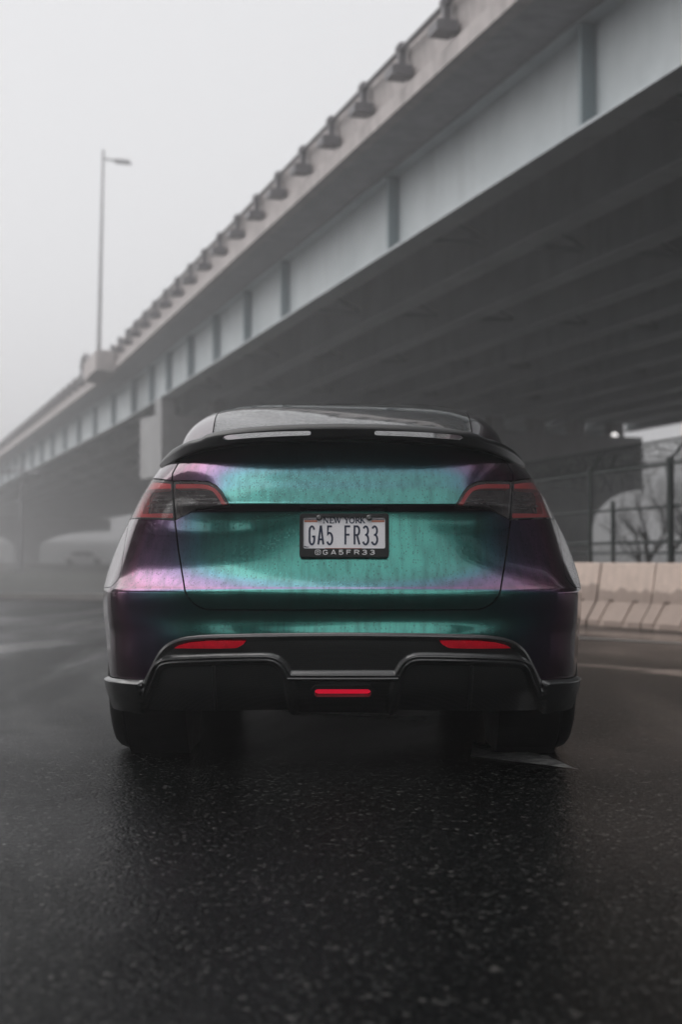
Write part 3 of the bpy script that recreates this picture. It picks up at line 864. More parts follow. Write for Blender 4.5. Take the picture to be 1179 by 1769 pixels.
def clip_panel(P, N, fields, name, mat, parent, off=0.0, thick=0.018, rim_vec=None, label=None, back=False, mask=None):
    """skin patch: the cells of grid P kept where every field is >= 0, cut exactly along the zero lines, with a rim"""
    nr, nc = P.shape[:2]
    F = np.stack(fields, 2)
    Q = P + N * (off if np.isscalar(off) else off[..., None])
    vals = []; vid = {}
    V, VN = [], []
    def vert(key, p, nn):
        if key in vid: return vid[key]
        vid[key] = len(V); V.append(p); VN.append(nn); return vid[key]
    mn = np.minimum(np.minimum(F[:-1, :-1], F[1:, :-1]), np.minimum(F[:-1, 1:], F[1:, 1:]))
    mx = np.maximum(np.maximum(F[:-1, :-1], F[1:, :-1]), np.maximum(F[:-1, 1:], F[1:, 1:]))
    full_in = (mn >= 0).all(2); out = (mx < 0).any(2)
    if mask is not None: out |= ~mask
    faces = []
    for r, c in np.argwhere(~out):
        idx = [(r, c), (r, c + 1), (r + 1, c + 1), (r + 1, c)]
        if full_in[r, c]:
            faces.append([vert(k, Q[k], N[k]) for k in idx]); continue
        poly = [(k, Q[k], N[k], F[k]) for k in idx]
        for fi in range(F.shape[2]):
            res = []; m = len(poly)
            for i in range(m):
                a, b = poly[i], poly[(i + 1) % m]; fa, fb = a[3][fi], b[3][fi]
                if fa >= 0: res.append(a)
                if (fa >= 0) != (fb >= 0):
                    t = fa / (fa - fb)
                    ka, kb_ = (a[0], b[0]) if str(a[0]) < str(b[0]) else (b[0], a[0])
                    res.append(((fi, ka, kb_), a[1] + (b[1] - a[1]) * t, a[2] + (b[2] - a[2]) * t, a[3] + (b[3] - a[3]) * t))
            poly = res
            if len(poly) < 3: break
        if len(poly) >= 3:
            f = []
            for k, p, nn, _ in poly:
                i = vert(k, p, nn)
                if i not in f: f.append(i)
            if len(f) >= 3: faces.append(f)
    if not faces: return None
    ec = {}
    for f in faces:
        for i in range(len(f)):
            a, b = f[i], f[(i + 1) % len(f)]
            ec[(min(a, b), max(a, b))] = ec.get((min(a, b), max(a, b)), []) + [(a, b)]
    V2 = [tuple(v) for v in V]; VN = [n / (np.linalg.norm(n) + 1e-12) for n in VN]
    nfront = len(faces); allf = list(faces); inner = {}
    if thick:
        def inn(i):
            if i not in inner:
                inner[i] = len(V2)
                d = np.array(rim_vec(V[i])) if rim_vec else -VN[i] * thick
                V2.append(tuple(V[i] + d))
            return inner[i]
        for e, l in ec.items():
            if len(l) == 1:
                a, b = l[0]; allf.append([b, a, inn(a), inn(b)])
        if back:
            for f in faces: allf.append([inn(i) for i in f[::-1]])
    me = bpy.data.meshes.new(name)
    me.from_pydata(V2, [], allf); me.materials.append(mat)
    me.polygons.foreach_set('use_smooth', [i < nfront for i in range(len(allf))])
    # flip if the skin points the wrong way
    nrm = []
    me.update()
    f0 = me.polygons[nfront // 2]
    if np.dot(np.array(f0.normal), VN[f0.vertices[0]]) < 0:
        me.flip_normals(); me.update()
    for pl in me.polygons:
        if pl.index < nfront:
            for vi in pl.vertices: nrm.append(tuple(VN[vi]))
        else:
            pn = tuple(pl.normal)
            for vi in pl.vertices: nrm.append(pn)
    me.normals_split_custom_set(nrm)
    o = bpy.data.objects.new(name, me); link(o, parent)
    if label: o['label'] = label
    return o

XA, YA, ZA = np.abs(PA[..., 0]), PA[..., 1], PA[..., 2]
# --- outlines measured on the rear skin (half, mirrored by |x|)
seam = hp([(297, 831), (301.7, 898), (308, 949), (314, 987), (319.4, 1020), (323.5, 1030), (330.6, 1039), (337, 1045), (345.5, 1049.5), (355, 1052.5), (368, 1053.5), (450, 1054), (590, 1054)])
gate_poly = [(-0.3, 1.5), (seam[0][0] - 0.09, 1.5), (seam[0][0] - 0.06, 1.20), (seam[0][0], seam[0][1] + 0.03)] + seam + [(-0.3, seam[-1][1])]
lampO = hp([(296.5, 831), (258, 830.5), (250, 831.3), (243, 834.5), (238.5, 840), (235, 847), (228, 871), (223.5, 897.5), (301.2, 898)])
lampI = hp([(298.2, 831), (345.5, 831), (360.5, 832.7), (373.5, 839), (381, 847), (386.6, 856), (392, 866), (398.7, 876.5), (386.6, 878.5), (345, 880), (336, 881.5), (328.7, 884.5), (303.3, 898)])
bound = hp([(591, 1093), (520, 1093.5), (440, 1094.5), (378, 1096), (350, 1097), (324, 1099.5), (312, 1102), (300.6, 1105.5), (292, 1109.5), (285.8, 1114), (278, 1121), (271, 1131), (259, 1154), (249, 1174.5)])
step_z = onbody(215, 1176)[1]
diff_poly = [(-0.3, bound[0][1])] + bound + [(1.4, step_z - 0.006), (1.4, -0.3), (-0.3, -0.3)]
fend = hp([(223.5, 898), (220, 915), (214, 950), (209, 985), (206, 997), (200, 1006), (192, 1014)])
side_poly = [(2.0, 1.6), (0.3, 1.6), (0.45, fend[0][1] + 0.001)] + fend + [(0.945, fend[-1][1] - 0.012), (2.0, fend[-1][1] - 0.03)]
s_gate = sdf(gate_poly, XA, ZA); s_lo = sdf(lampO, XA, ZA); s_li = sdf(lampI, XA, ZA); s_diff = sdf(diff_poly, XA, ZA)
s_side = sdf(side_poly, XA, ZA)
rear = (YA < 0.62)
s_lo = np.where(YA < 0.9, s_lo, -1.0); s_li = np.where(YA < 0.9, s_li, -1.0); s_gate = np.where(YA < 0.9, s_gate, -1.0)
AXR, AXF, WR, WRAD = 0.82, 3.70, 0.385, 0.352
def arch(ax): return np.hypot(YA - ax, ZA - WRAD) - WR
a_r, a_f = arch(AXR), arch(AXF)
G = 0.0030
nfld = [-s_gate - G, -s_lo - G * 0.8, -s_diff - 0.001, a_r, a_f]
s_front = 0.66 - YA         # bumper reaches forward to the wheel arch
cellrear = np.ones((len(rows) - 1, PA.shape[1] - 1), bool)
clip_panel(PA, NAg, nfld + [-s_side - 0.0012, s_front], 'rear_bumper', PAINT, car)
below = np.where(YA > 0.60 , ZA - 0.30, -1.0)
sidef = np.maximum(s_side - 0.0012, YA - 0.661)
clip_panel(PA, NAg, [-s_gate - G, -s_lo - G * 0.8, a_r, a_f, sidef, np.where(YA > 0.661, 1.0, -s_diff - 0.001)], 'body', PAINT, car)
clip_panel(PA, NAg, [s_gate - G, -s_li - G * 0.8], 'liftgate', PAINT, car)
# inner shell closes the gaps behind the skins
shell_off = np.full(ZA.shape, -0.030); shell_off = np.where(np.maximum(s_lo, s_li) > -0.02, -0.060, shell_off)
shell_off = np.where(s_diff > -0.02, -0.14, shell_off)
clip_panel(PA, NAg, [np.minimum(a_r, a_f) - 0.004], 'inner_shell', SHELL, car, off=shell_off, thick=0)

# --- tail lights
def lamp(sgn, poly_s, red, ribs, tip, seamside):
    keep = (PA[..., 0] * sgn > 0)
    k = np.where(keep, 1.0, -1.0)
    h = clip_panel(PA, NAg, [poly_s - G * 0.6, k], 'tail_light', LENS, car, off=-0.001, thick=0.004)
    clip_panel(PA, NAg, [poly_s - 0.001, k], 'lamp_housing', HOUS, h, off=-0.034, thick=0)
    # black bezel just inside the outline
    clip_panel(PA, NAg, [poly_s - 0.0005, 0.0062 - poly_s, k], 'bezel', HOUS, h, off=-0.004, thick=0.03)
    rd = sdf(red, XA, ZA)
    clip_panel(PA, NAg, [rd, poly_s - 0.0045, k], 'light_bar', REDL, h, off=-0.007, thick=0.024)
    for rb in ribs:
        clip_panel(PA, NAg, [sdf(rb, XA, ZA), k], 'reflector', CHRM, h, off=-0.019, thick=0.012)
    clip_panel(PA, NAg, [sdf(tip, XA, ZA), k], 'reflector', CHRM, h, off=-0.013, thick=0.016)
    return h
redO = hp([(297, 835.5), (256, 835.5), (248, 837.5), (242.5, 843.5), (239, 852), (232, 873), (226, 896), (301, 896), (300.4, 886.5), (243, 886.5), (245.5, 866), (247, 852), (251, 846), (259, 843.8), (297, 843)])
redI = hp([(297.5, 835.5), (345, 835.3), (358, 837), (370, 842.5), (378, 851), (385, 863), (396.5, 877.5), (385, 877.5), (379.5, 866), (372, 854.5), (365.5, 847.5), (356, 844), (344, 842.7), (297.5, 843)])
def bar(x0, x1, y0, y1): return hp([(x0, y0), (x1, y0), (x1, y1), (x0, y1)])
ribsO = [bar(257, 296.5, 853, 855), bar(255, 296.5, 859, 862.5), bar(262, 297, 868.5, 871), bar(262, 297.5, 876, 877.4)]
ribsI = [bar(303, 362, 853, 854.5), bar(302, 370, 858.5, 861.5), bar(318, 374, 866.8, 868), bar(304, 381, 872.8, 874.2)]
tipO = hp([(248, 873.5), (256, 866), (259, 873.5)])
tipI = hp([(383, 872), (374, 867), (372, 872)])
for sg in (-1, 1):
    lamp(sg, s_lo, redO, ribsO, tipO, 0)
    lamp(sg, s_li, redI, ribsI, tipI, 1)

# --- black lower bumper with bead, arches, hollows and fins
dz = ZA; dx = XA
arc_line = hp([(240, 1229), (250, 1207), (259, 1186), (268, 1160), (274, 1150), (281, 1145), (298, 1142), (378, 1139), (455, 1137.5), (468, 1138.5), (478, 1142), (487, 1150), (494, 1162), (497, 1168)])
bar_line = hp([(497, 1168), (591, 1168)]) ; bar_line = bar_line + [(-0.1, bar_line[-1][1])]
post_line = hp([(497, 1168), (501, 1190), (508, 1229)])
cav = hp([(258, 1232), (276, 1166), (282, 1155), (292, 1151), (378, 1148), (452, 1147), (466, 1149), (476, 1156), (484, 1168), (490, 1190), (498, 1232)])
mid = hp([(509, 1177), (591, 1177)]); mid_poly = [mid[0], (-0.2, mid[1][1]), (-0.2, 0.0), (mid[0][0] - 0.012, 0.0)]
d_arc = np.minimum(pdist(arc_line, dx, dz), np.minimum(pdist(bar_line, dx, dz), pdist(post_line, dx, dz)))
fin_x = hp([(371, 1190)])[0][0]
disp = np.zeros(dz.shape)
lipd = np.clip(s_diff, 0, 1)
disp += 0.010 * (1 - sstep(0.013, 0.026, lipd)) * sstep(-0.001, 0.010, lipd)
disp += 0.014 * (1 - sstep(0.008, 0.022, d_arc))
s_cav = sdf(cav, dx, dz); s_mid = sdf(mid_poly, dx, dz)
fin = 1 - sstep(0.005, 0.013, np.abs(dx - fin_x))
disp -= 0.080 * sstep(0.0, 0.034, s_cav)
disp -= 0.028 * sstep(0.0, 0.020, s_mid)
# the corner pieces below the step stand proud with a flat top
corner = sstep(0.0, 0.01, dx - (bound[-1][0] - 0.0)) * sstep(0.0, 0.004, lipd)
disp = np.maximum(disp, 0.022 * corner)
botline = hp([(591, 1231), (508, 1230), (497, 1226), (380, 1228), (262, 1227), (247, 1230), (241, 1229), (233, 1222), (205, 1219), (195, 1215), (189, 1202)])
bot_poly = [(-0.3, botline[0][1])] + botline + [(1.6, botline[-1][1]), (1.6, 2), (-0.3, 2)]
s_bot = sdf(bot_poly, dx, dz)
PD = PA + NAg * disp[..., None]
PD[..., 1] = np.where(disp != 0, PA[..., 1] - disp * np.sign(np.maximum(-NAg[..., 1], 0.2)), PA[..., 1])
ND_ = grid_normals(PD)
if ND_[30, NUH - 1, 1] > 0: ND_ = -ND_
cut_f = hp([(543, 1195)])[0]
fog_poly = hp([(547, 1188), (591, 1188), (591, 1201), (547, 1201), (543.5, 1197.5), (543.5, 1191.5)])
fog_poly = [(p if i not in (1, 2) else (-0.3, p[1])) for i, p in enumerate(fog_poly)]
s_fog = sdf(fog_poly, dx, dz)
ref_poly = hp([(299, 1119.5), (312, 1112.5), (330, 1108), (352, 1106), (380, 1105), (428, 1105.5), (421, 1113), (410, 1119), (380, 1120)])
s_ref = sdf(ref_poly, dx, dz)
diffuser = clip_panel(PD, ND_, [s_diff, s_bot, a_r, 0.60 - YA, -s_ref, -s_fog], 'diffuser', TRIM, car, thick=0.03)
for sg in (-1, 1):
    clip_panel(PA, NAg, [s_ref - 0.0016, np.where(PA[..., 0] * sg > 0, 1.0, -1.0)], 'reflector', REDREF, car, off=0.009, thick=0.03)
fl = clip_panel(PD, ND_, [s_fog - 0.002, 0.3 - YA], 'fog_lamp', FOGL, car, off=-0.006, thick=0.02)
rimf = clip_panel(PD, ND_, [s_fog + 0.012, -s_fog + 0.0005, 0.3 - YA], 'fog_lamp_bezel', TRIM, car, off=0.009, thick=0.012)

# raised beads along the trim edges, and the upright fins
def chaikin(p, n=3):
    for _ in range(n):
        q = [p[0]]
        for a, b in zip(p[:-1], p[1:]):
            q += [(a[0] * .75 + b[0] * .25, a[1] * .75 + b[1] * .25), (a[0] * .25 + b[0] * .75, a[1] * .25 + b[1] * .75)]
        p = q + [p[-1]]
    return p
def offset_line(p, d):
    out = []
    for i in range(len(p)):
        a, b = p[max(i - 1, 0)], p[min(i + 1, len(p) - 1)]; ex, ez = b[0] - a[0], b[1] - a[1]; L = math.hypot(ex, ez) + 1e-9
        out.append((p[i][0] - ez / L * d, p[i][1] + ex / L * d))
    return out
def bead(line, rad, proud, off=0.0, both=True, name='trim_bead'):
    ln = offset_line(chaikin(line), off)
    pts = [(x, Ysurf(x, z) - proud, z) for x, z in ln]
    m = MB()
    if both: m.tube(pts, rad, 8); mm = MB(); mm.tube([(-x, y, z) for x, y, z in pts], rad, 8); mm.build(name, TRIM, diffuser, True); m.build(name, TRIM, diffuser, True)
    else: m.tube([(-x, y, z) for x, y, z in pts[:0:-1]] + pts, rad, 8); m.build(name, TRIM, diffuser, True)
edge_line = [(0.0, bound[0][1])] + bound[1:]
bead([(x, z) for x, z in edge_line], 0.0075, 0.006, -0.0095 if True else 0, both=False)
inner_l = arc_line[1:]
bead(inner_l, 0.0062, 0.014, 0.0035); bead(inner_l, 0.0055, 0.016, -0.0085)
br = [(0.0, bar_line[0][1]), (bar_line[0][0], bar_line[0][1])]
br = [(br[0][0] + (br[1][0] - br[0][0]) * t, br[0][1]) for t in np.linspace(0, 1, 12)]
bead(br, 0.0058, 0.014, 0.004, both=False); bead(br, 0.0052, 0.016, -0.0085, both=False)
bead([p for p in post_line], 0.0065, 0.010)
bead([(bound[-1][0] + 0.004, step_z - 0.012), (0.80, step_z - 0.012), (0.838, step_z - 0.012)], 0.007, 0.021)
for sg in (-1, 1):
    fz0, fz1 = bot_poly[4][1] + 0.004, cav[4][1] - 0.004
    zs_ = np.linspace(fz0, fz1, 10); m = MB()
    outl = [(Ysurf(fin_x, z) - 0.012, z) for z in zs_] + [(Ysurf(fin_x, z) + 0.10, z) for z in zs_[::-1]]
    m.prism(outl, sg * fin_x - 0.004, sg * fin_x + 0.004, 'x')
    m.tube([(sg * fin_x, Ysurf(fin_x, z) - 0.011, z) for z in zs_], 0.007, 8)
    m.build('fin', TRIM, diffuser, True)

# --- sills
sl = MB()
for sg in (-1, 1):
    sl.box((sg * 0.90, 2.26, 0.25), (0.10, 2.05, 0.12))
sl.build('sill', TRIM, car)
ub = MB(); ub.box((0, 2.45, 0.27), (1.20, 4.0, 0.12)); ub.box((0, 2.25, 0.27), (1.7, 2.0, 0.10)); ub.build('underbody', SHELL, car)
lk = MB()
for sg in (-1, 1):
    lk.tube([(sg * 0.30, 0.86, 0.27), (sg * 0.62, 0.82, 0.24)], 0.025, 8); lk.tube([(sg * 0.53, 0.70, 0.50), (sg * 0.56, 0.76, 0.22)], 0.035, 10)
lk.build('suspension_arm', RIMM, car, True)
for sg in (-1, 1):
    for ax in (AXR, AXF):
        wa = MB(); wa.lathe([(0.60 * sg, 0.0), (0.60 * sg, WR + 0.012), (0.83 * sg, WR + 0.012)], (0, ax, WRAD), 40, 'x')
        wa.build('wheel_arch_liner', SHELL, car)

# --- wheels
def wheel(sg, ax):
    w = 0.1375
    t = MB()
    prof = [(-0.115, 0.255), (-0.132, 0.285), (-0.1375, 0.305), (-0.132, 0.325), (-0.118, 0.340), (-0.098, 0.3485)]
    for gx in (-0.075, -0.025, 0.025, 0.075):
        prof += [(gx - 0.008, 0.3515), (gx - 0.006, 0.344), (gx + 0.006, 0.344), (gx + 0.008, 0.3515)]
    prof += [(0.098, 0.3485), (0.118, 0.340), (0.132, 0.325), (0.1375, 0.305), (0.132, 0.285), (0.115, 0.255)]
    t.lathe(prof, (0, 0, 0), 72, 'x')
    rt = MB(); rt.lathe([(-0.11, 0.262), (-0.10, 0.25), (0.0, 0.24), (0.09, 0.25), (0.118, 0.262), (0.118, 0.252), (0.07, 0.235), (-0.09, 0.235), (-0.11, 0.25), (-0.11, 0.262)], (0, 0, 0), 48, 'x')
    rt.lathe([(0.05, 0.0), (0.075, 0.03), (0.07, 0.06), (0.0, 0.065), (0.0, 0.0)], (0, 0, 0), 24, 'x')
    for k in range(10):
        a = 2 * math.pi * k / 10 + (0.12 if k % 2 else -0.12)
        c, s_ = math.cos(a), math.sin(a)
        rt.tube([(0.055, 0.04 * c, 0.04 * s_), (0.085, 0.14 * c, 0.14 * s_), (0.095, 0.25 * c, 0.25 * s_)], [0.018, 0.014, 0.016], 6)
    rt.lathe([(-0.02, 0.0), (-0.02, 0.17), (0.005, 0.17), (0.005, 0.0)], (0, 0, 0), 32, 'x')
    wo_ = bpy.data.objects.new('wheel', None); link(wo_, car); wo_.location = (sg * 0.768, ax, WRAD); wo_.rotation_euler = (0, 0, 0 if sg > 0 else math.pi)
    t.build('tyre', RUBBER, wo_, True); rt.build('rim', RIMM, wo_, True)
for sg in (-1, 1):
    for ax in (AXR, AXF): wheel(sg, ax)

# --- greenhouse: roof cross-sections along the car
gy = np.linspace(0.20, 4.05, 130)
zt = pchip([0.20, 0.35, 0.6, 0.8, 1.3, 1.8, 2.4, 2.9, 3.3, 3.7, 4.1], [1.155, 1.205, 1.287, 1.338, 1.437, 1.500, 1.546, 1.548, 1.485, 1.30, 1.02], gy)
wg = pchip([0.20, 0.5, 1.0, 1.6, 2.4, 3.2, 4.1], [0.54, 0.625, 0.700, 0.724, 0.738, 0.732, 0.67], gy)
th = np.linspace(0, math.pi, 121)
NX = 5.0
cx_ = np.sign(np.cos(th)) * np.abs(np.cos(th)) ** (2 / NX); sz_ = np.abs(np.sin(th)) ** (2 / NX)
Z0 = pchip([0.2, 0.45, 0.9, 4.1], [1.13, 1.06, 0.97, 0.94], gy)[:, None]
PG = np.zeros((len(gy), len(th), 3))
PG[..., 0] = -wg[:, None] * cx_[None]; PG[..., 1] = gy[:, None] + 0.02 + 0.30 * (np.abs(PG[..., 0]) / 0.6) ** 2.2 * (1 - sstep(0.2, 1.2, gy))[:, None]; PG[..., 2] = Z0 + (zt[:, None] - Z0) * sz_[None]
NGr = grid_normals(PG)
if NGr[60, 60, 2] < 0: NGr = -NGr
GX, GY, GZ = np.abs(PG[..., 0]), PG[..., 1], PG[..., 2]
xg = pchip([0.2, 0.6, 1.2, 1.9, 2.6, 3.3, 4.1], [0.475, 0.515, 0.545, 0.565, 0.575, 0.57, 0.60], GY)
topm = np.where(GZ > Z0 + 0.45 * (zt[:, None] - Z0), 1.0, -1.0)
s_top = np.minimum(np.where(topm > 0, xg - GX, -0.05), gy[:, None] - 0.36 - 0.26 * np.minimum((GX / 0.48) ** 5, 1.0))
win_poly = [(0.95, 1.12), (1.25, 1.26), (1.9, 1.375), (2.5, 1.42), (3.0, 1.40), (3.4, 1.28), (3.75, 1.10), (3.6, 1.03), (1.05, 1.06)]
s_win = np.where(GX > 0.58, sdf(win_poly, GY, GZ), -1.0)
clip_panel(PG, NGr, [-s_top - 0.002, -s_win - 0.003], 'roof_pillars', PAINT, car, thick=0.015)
SPLIT = 1.62
clip_panel(PG, NGr, [s_top - 0.002, SPLIT - 0.004 - GY], 'rear_window', GLASSD, car, off=-0.002, thick=0.01)
clip_panel(PG, NGr, [s_top - 0.002, GY - SPLIT - 0.004], 'roof_glass', GLASSD, car, off=-0.001, thick=0.01)
for sg in (-1, 1):
    clip_panel(PG, NGr, [s_win, np.where(PG[..., 0] * sg > 0, 1.0, -1.0)], 'side_window', GLASSD, car, off=-0.003, thick=0.01)
clip_panel(PG, NGr, [np.ones_like(GX)], 'inner_shell', SHELL, car, off=-0.03, thick=0)

# --- mirrors
for sg in (-1, 1):
    m = MB(); m.lathe([(-0.06, 0.0), (-0.05, 0.07), (0.0, 0.085), (0.08, 0.06), (0.11, 0.0)], (sg * 1.0, 3.05, 1.0), 20, 'y'); m.tube([(sg * 0.78, 3.1, 0.97), (sg * 0.95, 3.08, 0.98)], 0.02, 6)
    m.build('mirror', TRIM, car, True)

# --- spoiler
def spo_y(x): return 0.006 + 0.354 * (abs(x) / 0.66) ** 4.6
def spo_fn(x, z): return spo_y(x)
top_l = hp([(276, 803), (277.5, 797), (284, 788), (297, 775.5), (312, 767), (327, 760.5), (340, 757.5), (348, 754.5), (356, 749.5), (372, 744.8), (400, 740), (430, 736.5), (480, 733), (530, 731), (591, 730)], spo_fn)
bot_l = hp([(276, 806), (278.6, 810), (297, 801.5), (321.5, 788.5), (334.6, 783), (353, 777.5), (375.6, 773), (409, 768), (445, 764.8), (480, 762.5), (530, 760), (591, 759)], spo_fn)
top_l[-1] = (0.0, top_l[-1][1]); bot_l[-1] = (0.0, bot_l[-1][1])
slot = hp([(383.5, 756.5), (388, 753.5), (396, 751.8), (430, 748.6), (480, 746), (534, 744.6), (537.5, 746.5), (537, 750.5), (534, 752), (480, 754), (430, 757), (400, 759.6), (389, 760)], spo_fn)
xt = max(p[0] for p in top_l)
xs = np.concatenate([-np.linspace(xt, 0, 150) , np.linspace(0, xt, 150)[1:]])
tp = sorted(top_l); bp = sorted(bot_l)
ztop = np.interp(np.abs(xs), [p[0] for p in tp], [p[1] for p in tp]); zbot = np.interp(np.abs(xs), [p[0] for p in bp], [p[1] for p in bp])
tv = np.linspace(0, 1, 26)
PS = np.zeros((len(tv), len(xs), 3))
hgt = ztop - zbot
PS[..., 0] = xs[None]; PS[..., 2] = zbot[None] + hgt[None] * tv[:, None]
ys = np.array([spo_y(x) for x in xs])
rnd = np.clip((tv - 0.62) / 0.38, 0, 1); rb = np.clip((0.2 - tv) / 0.2, 0, 1)
PS[..., 1] = ys[None] + 0.026 * (1 - np.sqrt(np.clip(1 - rnd ** 2, 0, 1)))[:, None] + 0.008 * (rb ** 2)[:, None]
PS[..., 1] -= 0.012 * tv[:, None] * (1 - rnd[:, None])
NS = grid_normals(PS)
if NS[10, 150, 1] > 0: NS = -NS
SX, SZ = np.abs(PS[..., 0]), PS[..., 2]
def srim(v):
    k = 1 - (abs(v[0]) / 0.70) ** 3
    return (0, 0.05 + 0.04 * max(k, 0.0), 0.008)
SPO = NT('spoiler_gloss_black').set(Base_Color=(0.004, 0.004, 0.0045, 1), Roughness=0.28).m
spo = clip_panel(PS, NS, [-sdf(slot, SX, SZ), 1.0 + 0 * SX], 'spoiler', SPO, car, thick=0.1, rim_vec=srim, back=True)
foot_z = np.interp(SX, [p[0] for p in bp], [p[1] for p in bp])
PF = PS.copy(); PF[..., 1] += 0.02
clip_panel(PF, NS, [0.0125 - (SZ - foot_z), SZ - foot_z - 0.002, 0.63 - SX], 'spoiler_foot', SPO, spo, thick=0.1, rim_vec=lambda v: (0, 0.19, 0.0), back=True)

# --- licence plate
PYC = Ysurf(0, 0.85) - 0.020
SC = FPX / (CARY + PYC)
def pxz(px, py):
    v = sight(px, py); Y = CARY + PYC; return (v.x * Y - CARX, CAM_Z + v.z * Y)
pc_x, pc_z = pxz(595.2, 925)
plate = bpy.data.objects.new('licence_plate', None); link(plate, car); plate.location = (pc_x, PYC, pc_z); plate.rotation_euler = (math.radians(-4.5), 0, 0)
def rrect(w, h, r, n=5):
    pts = []
    for cx2, cz2, a0 in ((w / 2 - r, h / 2 - r, 0), (-w / 2 + r, h / 2 - r, 90), (-w / 2 + r, -h / 2 + r, 180), (w / 2 - r, -h / 2 + r, 270)):
        for k in range(n + 1):
            a = math.radians(a0 + 90 * k / n); pts.append((cx2 + r * math.cos(a), cz2 + r * math.sin(a)))
    return pts
m = MB(); FW, FHt = 0.3175, 0.157
outer = rrect(FW, FHt, 0.010); WX, WZ = 0.2895, 0.1110; zoff = 0.0085
inner = [(a, b + zoff) for a, b in rrect(WX, WZ, 0.006)]
n = len(outer); vs = [(a, 0.0, b) for a, b in outer] + [(a, -0.011, b) for a, b in [(x * 0.99, z * 0.98) for x, z in outer]] + [(a, -0.011, b) for a, b in inner] + [(a, -0.002, b) for a, b in inner]
vs += [(a, 0.012, b) for a, b in outer]
fs = []
for i in range(n):
    j = (i + 1) % n
    for r0, r1 in ((4, 0), (0, 1), (1, 2), (2, 3)):
        fs.append((r0 * n + i, r0 * n + j, r1 * n + j, r1 * n + i))
FRAME = plain('frame_black_plastic', (0.006, 0.006, 0.0065), 0.55)
m.add(vs, fs); m.build('plate_frame', FRAME, plate)
m = MB(); m.prism([(a * 1.01, b) for a, b in inner], -0.003, 0.004); m.build('plate_panel', PLATE_W, plate)
def cr5(cx2, cy2): return ((500 + cx2 / 6.205 - 595.2) / SC, -(870 + cy2 / 6.205 - 925) / SC)
def ribbon(mb, pts, w, y, th=0.0012, closed=False):
    """flat stroke of width w along a polyline in (x,z), extruded"""
    P = [Vector((a, b)) for a, b in pts]; n = len(P); L, R = [], []
    for i in range(n):
        a = P[i - 1] if (i > 0 or closed) else P[i]; b = P[(i + 1) % n] if (i < n - 1 or closed) else P[i]
        d1 = (P[i] - a).normalized() if (P[i] - a).length > 1e-9 else (b - P[i]).normalized()
        d2 = (b - P[i]).normalized() if (b - P[i]).length > 1e-9 else d1
        n1 = Vector((-d1.y, d1.x)); n2 = Vector((-d2.y, d2.x)); nn = (n1 + n2)
        nn = nn.normalized() if nn.length > 1e-6 else n1
        k = min(1.8, 1 / max(0.3, nn.dot(n1)))
        L.append(P[i] + nn * w / 2 * k); R.append(P[i] - nn * w / 2 * k)
    vs = [(p.x, y, p.y) for p in L] + [(p.x, y, p.y) for p in R] + [(p.x, y + th, p.y) for p in L] + [(p.x, y + th, p.y) for p in R]
    fs = []
    for i in range(n if closed else n - 1):
        j = (i + 1) % n
        fs += [(i, j, n + j, n + i), (2*n + i, 3*n + i, 3*n + j, 2*n + j), (i, 2*n + i, 2*n + j, j), (n + i, n + j, 3*n + j, 3*n + i)]
    if not closed: fs += [(0, n, 3*n, 2*n), (n - 1, 3*n - 1, 4*n - 1, 2*n - 1)]
    mb.add(vs, fs)
def arcp(cx2, cz2, rx, rz, a0, a1, n=10): return [(cx2 + rx * math.cos(math.radians(a0 + (a1 - a0) * k / n)), cz2 + rz * math.sin(math.radians(a0 + (a1 - a0) * k / n))) for k in range(n + 1)]
# unit glyphs: box 0..1 wide, 0..1 high, strokes on the centre lines
GL = {
 'G': [arcp(.5, .72, .5, .28, 20, 180) + [(0, .28)] + arcp(.5, .28, .5, .28, 180, 360) + [(1, .44), (.55, .44)]],
 'A': [[(0, 0), (.44, 1), (.56, 1), (1, 0)], [(.17, .28), (.83, .28)]],
 '5': [[(.93, 1), (.12, 1), (.05, .55), (.30, .64)] + arcp(.45, .32, .55, .32, 80, -150)],
 'F': [[(0, 0), (0, 1), (1, 1)], [(0, .54), (.85, .54)]],
 'R': [[(0, 0), (0, 1), (.55, 1)] + arcp(.55, .76, .42, .24, 90, -90) + [(0, .52)], [(.5, .52), (1, 0)]],
 '3': [arcp(.48, .76, .47, .24, 150, -80) + [(.35, .52)], [(.45, .53)] + arcp(.45, .27, .55, .27, 80, -155)],
}
def write(mb, ch, x0, x1, z0, z1, w, y):
    for k, st in enumerate(GL[ch]):
        pts = [(x0 + w / 2 + (x1 - x0 - w) * a, z0 + w / 2 + (z1 - z0 - w) * b) for a, b in st]
        ribbon(mb, pts, w, y - 0.0002 * k)
for ch, a, b in (('G', 207, 279), ('A', 301, 376), ('5', 399, 472), ('F', 592, 664), ('R', 690, 763), ('3', 784, 858), ('3', 879, 955)):
    (x0, z1), (x1, z0) = cr5(a, 234), cr5(b, 449)
    tx = MB(); write(tx, ch, x0, x1, z0, z1, 0.0066, -0.0042)
    tx.build('plate_character', NAVY, plate)
